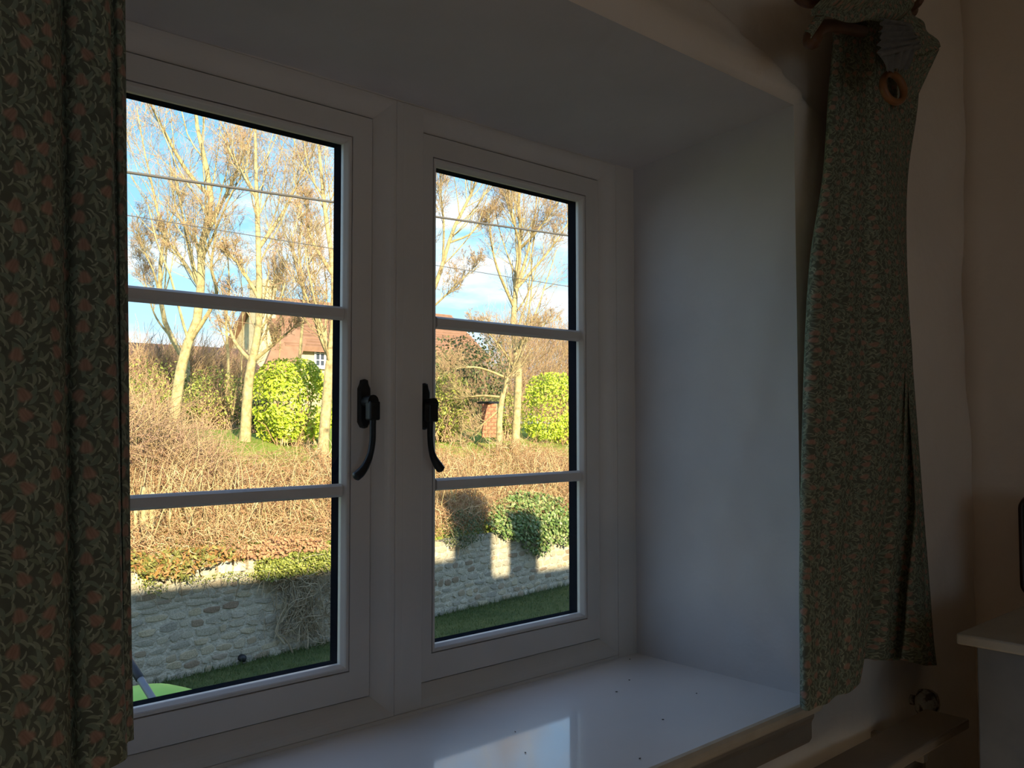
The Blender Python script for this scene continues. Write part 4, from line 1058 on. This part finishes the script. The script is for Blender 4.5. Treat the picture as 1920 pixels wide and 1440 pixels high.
# ------------------------------------------------------------------ trees (trunk lines read off the photograph, at their own distance)
D1 = 20.0
tot = 0
tot += tree('birch_tree', 'tall pale tree leaning left of the garden lawn, kinked trunk', [[(322, 815), (332, 740), (345, 665), (372, 590), (377, 500), (380, 450), (396, 380), (384, 300), (370, 240), (366, 190), (360, 90)],
     [(384, 640), (404, 560), (396, 500), (404, 440), (402, 380)], [(380, 452), (402, 410), (440, 330), (470, 255), (500, 180)], [(398, 378), (350, 320), (310, 250), (280, 190), (250, 120)], [(382, 520), (330, 470), (300, 440)]], .19, 1, 20.5)
tot += tree('forked_tree', 'straight pale tree rising in front of the far chimney, forking low', [[(460, 818), (464, 740), (470, 690), (484, 620), (486, 540), (484, 450), (481, 360), (479, 280), (478, 150)],
     [(470, 690), (440, 640), (425, 590), (415, 540)], [(484, 560), (450, 500), (420, 465)], [(486, 450), (530, 400), (560, 340), (590, 280)], [(470, 692), (520, 640), (555, 610)], [(484, 380), (440, 300), (410, 240)]], .17, 2, 19.0)
tot += tree('sycamore_tree', 'bare tree at the right edge of the left casement, forking at head height', [[(606, 836), (612, 760), (617, 690), (620, 665), (626, 590), (624, 500), (610, 400), (600, 300), (590, 200)],
     [(620, 668), (600, 630), (585, 580), (560, 520), (545, 430)], [(622, 640), (642, 580), (660, 500), (670, 400)], [(612, 520), (580, 440), (575, 380)]], .16, 3, 17.5)
tot += tree('left_tree', 'pale bare tree with a high fork beside the left curtain', [[(352, 690), (330, 650), (308, 600), (300, 540), (302, 480), (309, 432), (296, 400), (284, 340), (270, 280), (256, 200)],
     [(309, 432), (326, 400), (340, 370), (362, 300)], [(302, 560), (288, 510), (266, 460), (256, 400)], [(322, 640), (290, 590), (270, 520), (262, 480)]], .12, 4, 25.0)
tot += tree('ash_tree', 'forked bare tree in the middle of the right casement', [[(966, 838), (970, 760), (972, 690), (962, 620), (966, 560), (970, 500), (976, 430), (972, 360), (990, 300), (1000, 200)],
     [(968, 540), (975, 470), (962, 410), (950, 340), (945, 290)], [(972, 540), (990, 470), (1003, 400), (1010, 330)], [(964, 560), (935, 510), (922, 460), (915, 400)], [(975, 545), (1030, 470), (1070, 410)], [(972, 480), (1010, 430), (1050, 370)]], .16, 5, 23.0)
tot += tree('crab_tree', 'crooked small bare tree with spreading low branches, right casement', [[(936, 826), (938, 770), (948, 720), (962, 690), (974, 665), (978, 645), (990, 610)],
     [(944, 735), (900, 742), (850, 748), (800, 740)], [(950, 715), (900, 690), (860, 690), (830, 700)], [(976, 655), (1000, 620), (1040, 600)], [(960, 690), (930, 640), (900, 610)], [(940, 760), (900, 800), (870, 830)]], .12, 6, 21.8, levels=((30, .7), (6, .6), (4, .7), (2.5, .7)), minr=.006)
tot += tree('poplar_tree', 'bare tree with slanting limbs at the left side of the right casement', [[(760, 700), (790, 600), (822, 520), (850, 430), (885, 360), (910, 280), (930, 180)],
     [(826, 510), (832, 420), (826, 350), (828, 280)], [(836, 470), (880, 440), (900, 420), (940, 400)], [(800, 580), (850, 540), (890, 500)]], .11, 7, 22.0)
tot += tree('background_tree', 'slender dark saplings standing behind the two left trees', [[(428, 680), (424, 600), (430, 540), (426, 470), (420, 400)],
     [(452, 650), (455, 580), (452, 520), (450, 440)], [(412, 668), (405, 590), (390, 540)], [(520, 600), (530, 520), (525, 450)]], .07, 9, 27.0, levels=((20, .5), (4, .5), (3, .6), (2, .6)))
tot += tree('hazel_tree', 'bare grey tree between the far house and the window bar', [[(560, 700), (566, 620), (570, 540), (560, 470), (566, 400), (550, 320), (556, 230)],
     [(568, 560), (600, 500), (590, 440)], [(566, 600), (530, 550), (520, 500)]], .07, 10, 24.0)
print('META twigs', tot)
# reddish coppiced stems at the left end, standing in the hedge
stump = empty('coppiced_stump', W2(.25, -.55, TOPZ), 'cluster of pale cut upright trunks in the hedge beside the left curtain', 'tree stump')
for k, (px, top, bot, rad_) in enumerate(((252, 930, 1035, .035), (262, 930, 1050, .045), (273, 915, 1052, .055), (284, 925, 1045, .045), (268, 1000, 1055, .03))):
    q = []
    for t_ in np.linspace(0, 1, 5):
        d = ray(px+4*math.sin(k+t_*2)+(6*t_ if k % 2 else -2*t_), bot+(top-bot)*t_); dist = 12.6+.08*k; q.append(CAM+d*dist)
    tube('stem', q, [rad_, rad_*.95, rad_*.9, rad_*.85, rad_*.8], M['bark'], stump, 8, 2)

# ------------------------------------------------------------------ bushes
def at(px, py, depth): return CAM+ray(px, py)*depth
bush('laurel_bush', 'large bright yellow green laurel bush in front of the far house window', at(552, 755, 19.5), (.82, .75, .92), 6000, .105, 'leaf_laurel', 31, twigs=60, tm='twig_brown', boxy=True)
bush('laurel_bush', 'broad sunlit laurel hedge bush at the right edge of the right casement', at(1050, 768, 26), (1.15, .8, 1.1), 6000, .10, 'leaf_laurel', 32, twigs=60, tm='twig_brown', boxy=True)
bush('laurel_bush', 'sunlit green shrub at the left edge of the right casement', at(828, 752, 23), (.85, .7, .85), 2200, .10, 'leaf_green', 33)
bush('evergreen_shrub', 'dull green shrub behind the bramble thicket at far left', at(300, 735, 24), (1.5, .8, .75), 1700, .10, 'leaf_green', 34, twigs=260)
bush('evergreen_shrub', 'dull green shrub between the leaning tree and the straight tree', at(405, 745, 22.5), (1.1, .8, .72), 1700, .09, 'leaf_green', 35, twigs=260)
bush('dark_conifer', 'dark evergreen behind the crooked small tree', at(880, 690, 28), (1.5, 1, 1.2), 2600, .13, 'leaf_dark', 36)
bush('evergreen_shrub', 'small green shrub between the red brick pier and the forked tree', at(955, 780, 25), (.5, .4, .7), 900, .09, 'leaf_green', 37)
bush('evergreen_shrub', 'dark low shrub between the two left tree trunks', at(482, 775, 21.5), (.35, .4, .42), 700, .10, 'leaf_dark', 38)
# ivy hanging over the wall
def mass(name, label, cat, pts, n, size, matn, seed, stems=True, aspect=.7, thick=.22, n0=-.10):
    """leafy cover laid over the wall top: pts = pixel outline blobs (px, py, rx, ry)"""
    r = np.random.default_rng(seed); C = []
    w = np.array([p[2]*p[3] for p in pts], float); w /= w.sum(); cnt = r.multinomial(n, w)
    for (px, py, rx, ry), k in zip(pts, cnt):
        a = r.uniform(0, 2*math.pi, k); q = np.sqrt(r.random(k))
        for aa, qq in zip(a, q):
            h = wall_hit(px+rx*qq*math.cos(aa), py+ry*qq*math.sin(aa)); C.append(h)
    C = np.array(C); back = np.where(C[:, 2] > TOPZ, (C[:, 2]-TOPZ)*.9, 0)
    out = r.random(len(C))*thick-n0*0
    C[:, :2] += wn*(out+.03-back)[:, None]
    c = C.mean(0); root = empty(name, (c[0], c[1], TOPZ), label, cat)
    V, F = leaves(C, np.tile([wn[0], wn[1], .5], (len(C), 1)), size, r, aspect, .55); o = obj_np('foliage', V, F, M[matn], root); o['kind'] = 'stuff'
    m_ = max(20, n//60); i = r.integers(0, len(C), m_); K = 4; P = np.empty((m_, K, 3)); cur = C[i]-np.array([0, 0, .02]); dr = unit(r.normal(0, .5, (m_, 3))+np.array([0, 0, -1])); P[:, 0] = cur
    for j in range(1, K): cur = cur+dr*.07+r.normal(0, .01, (m_, 3)); P[:, j] = cur
    V, F = tubes(P, np.full((m_, K), .005), 3); obj_np('stems', V, F, M['twig_grey'], root)['kind'] = 'stuff'
mass('ivy', 'big clump of green ivy hanging over the stone wall in the right casement', 'ivy', [(990, 975, 62, 42), (1035, 965, 45, 40), (955, 985, 40, 28), (1000, 1018, 26, 22), (1010, 940, 40, 18), (1050, 1000, 28, 22)], 3400, .085, 'leaf_ivy', 41)
mass('rusty_shrub', 'orange and green leaved shrub spilling over the wall top beside the left curtain', 'shrub', [(300, 1062, 52, 20), (350, 1045, 50, 16), (400, 1038, 40, 13), (265, 1058, 22, 22)], 1500, .10, 'leaf_rust', 42, aspect=.38, thick=.34)
mass('rusty_shrub', 'patch of brown orange leaves in the hedge foot, centre of the left casement', 'shrub', [(480, 1035, 60, 12), (560, 1020, 60, 14)], 900, .06, 'leaf_brown', 43)
mass('ground_ivy', 'small leaved green ivy along the wall top at the right of the left casement', 'ivy', [(510, 1062, 40, 20), (560, 1055, 50, 20), (605, 1048, 35, 20), (490, 1075, 25, 12)], 3200, .045, 'leaf_green', 44)
mass('wall_moss', 'dry weeds creeping over the pale coping beside the left curtain', 'weeds', [(280, 1100, 26, 12), (350, 1085, 40, 8), (430, 1080, 40, 10), (265, 1085, 18, 10)], 420, .03, 'leaf_green', 45)
mass('dark_ivy', 'dark dry ivy hanging over the shaded wall beside the bright sun patch', 'ivy', [(872, 990, 30, 26), (850, 1010, 24, 18), (890, 970, 26, 16)], 900, .045, 'leaf_dark', 46)
# creeper stems on the shaded wall
def creeper():
    r = np.random.default_rng(51)
    root = empty('creeper', W2(3.3, .05, GROUND), 'tangle of bare grey climber stems on the shaded wall, left casement', 'climber')
    lines = [[(568, 1228), (570, 1195), (566, 1168), (560, 1155), (548, 1130), (540, 1110)], [(541, 1222), (530, 1198), (512, 1185), (520, 1160), (548, 1148), (566, 1130), (578, 1090), (590, 1075)],
             [(550, 1200), (560, 1188), (578, 1178), (580, 1150), (576, 1110), (560, 1085)], [(526, 1205), (512, 1188), (510, 1180), (518, 1155), (532, 1130)], [(590, 1225), (612, 1225)][0:2]]
    P = []
    for l in lines:
        q = np.array([wall_hit(x, y)+np.array([wn[0], wn[1], 0])*.10 for x, y in l]); P.append(catmull(q, 12))
    V, F = tubes(np.array(P), np.array([np.linspace(.017, .010, 12)]*len(P)), 6); obj_np('main_stems', V, F, M['twig_grey'], root, True)
    n = 420; q = []
    px = r.normal(565, 34, n); py = r.uniform(1062, 1180, n)-np.abs(px-565)*.3*r.random(n)
    st = np.array([wall_hit(a, b)+np.array([wn[0], wn[1], 0])*r.uniform(.06, .2) for a, b in zip(px, py)]); K = 6; PP = np.empty((n, K, 3)); PP[:, 0] = st; cur = st
    dr = unit(r.normal(0, .6, (n, 3))*np.array([1, .3, 1])+np.array([0, 0, -.7])); L = r.uniform(.15, .6, n)
    for j in range(1, K):
        dr = unit(dr+r.normal(0, .35, (n, 3))*np.array([1, .2, 1])); cur = cur+dr*(L/(K-1))[:, None]
        dd = (cur[:, :2]-WA[:2])@wn; cur[:, :2] += wn*np.maximum(.05-dd, 0)[:, None]; cur[:, 2] = np.maximum(cur[:, 2], GROUND+.01); PP[:, j] = cur
    V, F = tubes(PP, (r.uniform(.004, .008, n)[:, None])*np.linspace(1, .6, K)[None], 3); o = obj_np('fine_stems', V, F, M['twig_grey'], root); o['kind'] = 'stuff'
creeper()

# ------------------------------------------------------------------ far house, outbuilding, brick pier
def quad_prism(bm, pts, t_vec):
    a = [bm.verts.new([float(v) for v in p]) for p in pts]; b = [bm.verts.new([float(v) for v in (np.asarray(p)+t_vec)]) for p in pts]; n = len(pts)
    bm.faces.new(a); bm.faces.new(b)
    for i in range(n): bm.faces.new((a[i], a[(i+1) % n], b[(i+1) % n], b[i]))
HY = 36.0     # its front wall, metres away
def hp(px, py, dy=0.0): return PY(px, py, HY+dy)
def far_house():
    e0 = hp(540, 642); e1 = hp(905, 665)
    zE = e0[2]; x0, x1 = e0[0], e1[0]
    rid = PY(560, 561, HY+3.2)[2]; gz = GP(600, 20)[2]
    root = empty('cottage', ((x0+x1)/2, HY, gz), 'cream stone cottage with brown tiled roof and tall chimney beyond the garden', 'house')
    bm = bmesh.new(); bm_box(bm, (x0, HY, gz-1), (x1, HY+6.4, zE)); from_bm('wall', bm, M['house_stone'], root)
    bm = bmesh.new()
    for i in range(2):
        vs = [(x0-.3, y, z) for y, z in ((HY-.3, zE-.2), (HY+3.2, rid), (HY+6.7, zE-.2))]
    quad_prism(bm, [(x0-.3, HY-.35, zE-.15), (x0-.3, HY+3.2, rid), (x0-.3, HY+3.2, rid-.22), (x0-.3, HY-.35, zE-.38)], np.array([x1-x0+.6, 0, 0]))
    quad_prism(bm, [(x0-.3, HY+6.75, zE-.15), (x0-.3, HY+3.2, rid), (x0-.3, HY+3.2, rid-.22), (x0-.3, HY+6.75, zE-.38)], np.array([x1-x0+.6, 0, 0]))
    from_bm('roof', bm, M['tile_roof'], root)
    bm = bmesh.new(); quad_prism(bm, [(x0+.05, HY, zE-.01), (x0+.05, HY+6.4, zE-.01), (x0+.05, HY+3.2, rid-.25)], np.array([.2, 0, 0])); from_bm('gable', bm, M['house_stone'], root)
    # tile courses as low battens on the near slope
    bm = bmesh.new(); n = 16
    for k in range(n):
        f = (k+.5)/n; y = HY-.35+3.55*f; z = zE-.15+(rid-zE+.15)*f; bm_box(bm, (x0-.3, y-.03, z-.01), (x1+.3, y+.06, z+.045))
    o = from_bm('tile_course', bm, M['tile_roof'], root); o['kind'] = 'stuff'
    # external chimney stack
    ca, cb = PY(487, 600, HY+1.5)[0], PY(517, 600, HY+1.5)[0]; top = PY(500, 524, HY+1.5)[2]
    bm = bmesh.new(); bm_box(bm, (ca, HY+1.5, gz-1), (cb, HY+2.6, top-.15)); bm_box(bm, (ca-.08, HY+1.42, top-.32), (cb+.08, HY+2.68, top-.12)); bm_box(bm, (ca-.03, HY+1.46, top-.12), (cb+.03, HY+2.64, top))
    bm_box(bm, (ca-.5, HY+1.4, gz-1), (cb+.3, HY+2.7, zE-.3)); from_bm('chimney', bm, M['house_stone'], root)
    # lean-to roof between chimney and gable
    a, b, c, d = hp(552, 592, 1.5), hp(600, 640, .6), hp(548, 700, -.5), hp(486, 700, -.5)
    bm = bmesh.new(); quad_prism(bm, [hp(548, 600, .8), hp(575, 640, -.2), hp(552, 705, -1.2), hp(488, 705, -1.2), hp(515, 640, -.2)], np.array([0, .35, -.2])); from_bm('lean_to_roof', bm, M['tile_roof'], root)
    wx0, wx1 = hp(589, 670)[0], hp(609, 670)[0]; wz0, wz1 = hp(598, 688)[2], hp(598, 650)[2]
    bm = bmesh.new(); ring('', wx0+.07, wx1-.07, wz0+.07, wz1-.07, [(0, HY-.03), (0, HY-.08), (.09, HY-.08), (.09, HY-.03)], None, bm=bm)
    bm_box(bm, ((wx0+wx1)/2-.03, HY-.07, wz0), ((wx0+wx1)/2+.03, HY-.03, wz1)); bm_box(bm, (wx0-.12, HY-.16, wz0-.1), (wx1+.12, HY-.02, wz0-.02))
    for k in (1, 2): bm_box(bm, (wx0, HY-.065, wz0+(wz1-wz0)*k/3-.02), (wx1, HY-.03, wz0+(wz1-wz0)*k/3+.02))
    f = from_bm('window_frame', bm, M['white_paint'], root)
    box('pane', (wx0+.05, HY-.045, wz0+.05), (wx1-.05, HY-.03, wz1-.05), M['dark_glass'], f)
far_house()
def outbuilding():
    y = 31.0; l, r_ = PY(200, 640, y), PY(492, 655, y); rid = PY(350, 648, y+2)[2]; gz = GP(300, 16)[2]
    root = empty('outbuilding', ((l[0]+r_[0])/2, y, gz), 'long low outbuilding with red brown tiled roof behind the left trees', 'building')
    ze = PY(350, 700, y)[2]
    bm = bmesh.new(); bm_box(bm, (l[0], y, gz-1), (r_[0], y+4, ze)); from_bm('wall', bm, M['house_stone'], root)
    bm = bmesh.new()
    quad_prism(bm, [(l[0]-.2, y-.3, ze-.1), (l[0]-.2, y+2, rid), (l[0]-.2, y+2, rid-.15), (l[0]-.2, y-.3, ze-.25)], np.array([r_[0]-l[0]+.4, 0, 0]))
    quad_prism(bm, [(l[0]-.2, y+4.3, ze-.1), (l[0]-.2, y+2, rid), (l[0]-.2, y+2, rid-.15), (l[0]-.2, y+4.3, ze-.25)], np.array([r_[0]-l[0]+.4, 0, 0]))
    from_bm('roof', bm, M['tile_roof'], root)
outbuilding()
def pier():
    a = at(903, 812, 23.2); b = at(932, 812, 23.2); top = at(916, 757, 23.2)[2]; base = a[2]-.12
    root = empty('brick_pier', (a+b)/2, 'small red brick pier half hidden behind the crooked tree', 'brick pier')
    w = np.linalg.norm((b-a)[:2]); ax = Vector((b-a)).normalized(); nn = Vector((ax.y, -ax.x, 0))
    if nn.dot(Vector((0, -1, 0))) < 0: nn = -nn
    bm = bmesh.new(); quad_prism(bm, [np.array(a)*[1, 1, 0]+[0, 0, base], np.array(b)*[1, 1, 0]+[0, 0, base], np.array(b)*[1, 1, 0]+[0, 0, top], np.array(a)*[1, 1, 0]+[0, 0, top]], np.array(-nn)*w)
    from_bm('mortar_core', bm, M['mortar'], root)
    me = None; ch_ = (top-base)/9
    for k in range(9):
        off = 0 if k % 2 else -.5
        for j in range(3):
            u0 = max(0, (j+off)/2.5*w); u1 = min(w, (j+off+1)/2.5*w)
            if u1-u0 < .03: continue
            p = Vector(a)+ax*((u0+u1)/2); bm = bmesh.new(); bm_box(bm, (-(u1-u0)/2+.006, -.03, -ch_/2+.006), ((u1-u0)/2-.006, .05, ch_/2-.006), .004, 1)
            o = from_bm('brick', bm, M['brick'], root); o.location = (p.x, p.y, base+ch_*(k+.5)); o.rotation_euler = (0, 0, math.atan2(ax.y, ax.x))
    bm = bmesh.new(); c = (Vector(a)+Vector(b))/2-nn*w/2; bm_box(bm, (c.x-w*.62, c.y-w*.62, top), (c.x+w*.62, c.y+w*.62, top+.06), .01); from_bm('cap', bm, M['black'], root)
pier()
# pale gable at the far left of the right casement belongs to the same cottage (its roof runs on behind)

# ------------------------------------------------------------------ cables and the lime canopy
def cable(label, pa, pb_, y0, rad):
    a, b = PY(*pa, y0), PY(*pb_, y0); d = b-a; a2, b2 = a-d*1.6, b+d*1.2
    pts = []
    for t_ in np.linspace(0, 1, 25):
        p = a2*(1-t_)+b2*t_; p[2] += .35*((t_-.5)**2-.25)*4*.15; pts.append(p)
    pts = np.array(pts)
    o = tube('overhead_cable', pts, rad, M['cable'], None, 6, 1); tag(o, label, 'cable'); return o
cable('thick dark overhead cable crossing the sky in both casements', (232, 312), (1068, 436), 8.5, .014)
cable('thin faint overhead wire below the thick cable', (236, 396), (1060, 532), 12, .006)
def canopy():
    c = at(272, 1330, 5.3); root = empty('garden_parasol', (c[0], c[1], GROUND), 'lime green canopy with a grey arm below the window by the left curtain', 'parasol')
    bm = bmesh.new(); n = 24; rows = []
    rx = .40; zt_ = at(276, 1291, 5.3)[2]
    for k in range(7):
        f = k/6; rows.append([bm.verts.new((c[0]+rx*math.sin(f*math.pi/2)*math.cos(a)*(1+.02*math.cos(a*8)), c[1]+rx*math.sin(f*math.pi/2)*math.sin(a), zt_-.22*(1-math.cos(f*math.pi/2)))) for a in [i*2*math.pi/n for i in range(n)]] if k else [bm.verts.new((c[0], c[1], zt_))])
    for i in range(n): bm.faces.new((rows[0][0], rows[1][i], rows[1][(i+1) % n]))
    for a, b in zip(rows[1:-1], rows[2:]):
        for i in range(n): bm.faces.new((a[i], a[(i+1) % n], b[(i+1) % n], b[i]))
    o = from_bm('canopy', bm, M['lime'], root, True); md = o.modifiers.new('t', 'SOLIDIFY'); md.thickness = .006
    p0, p1 = at(246, 1246, 4.9), at(300, 1332, 4.7); tube('arm', [p0, (p0+p1)/2, p1, p1+(p1-p0)*1.2], .020, M['grey_metal'], root, 12, 1)
    tube('end_cap', [p0+(p0-p1)*.10, p0+(p1-p0)*.32], .0245, M['black'], root, 12, 1)
    e_ = p1+(p1-p0)*1.2; tube('pole', [e_, (e_[0], e_[1], GROUND)], .022, M['grey_metal'], root, 12, 1)
    box('base', (e_[0]-.25, e_[1]-.25, GROUND), (e_[0]+.25, e_[1]+.25, GROUND+.06), M['grey_metal'], root, .01)
canopy()
print('META tris', sum(sum(len(p.vertices)-2 for p in o.data.polygons) for o in COL.objects if o.type == 'MESH'))
S.cycles.use_denoising = True
S.cycles.max_bounces = 10; S.cycles.diffuse_bounces = 6; S.cycles.transparent_max_bounces = 16
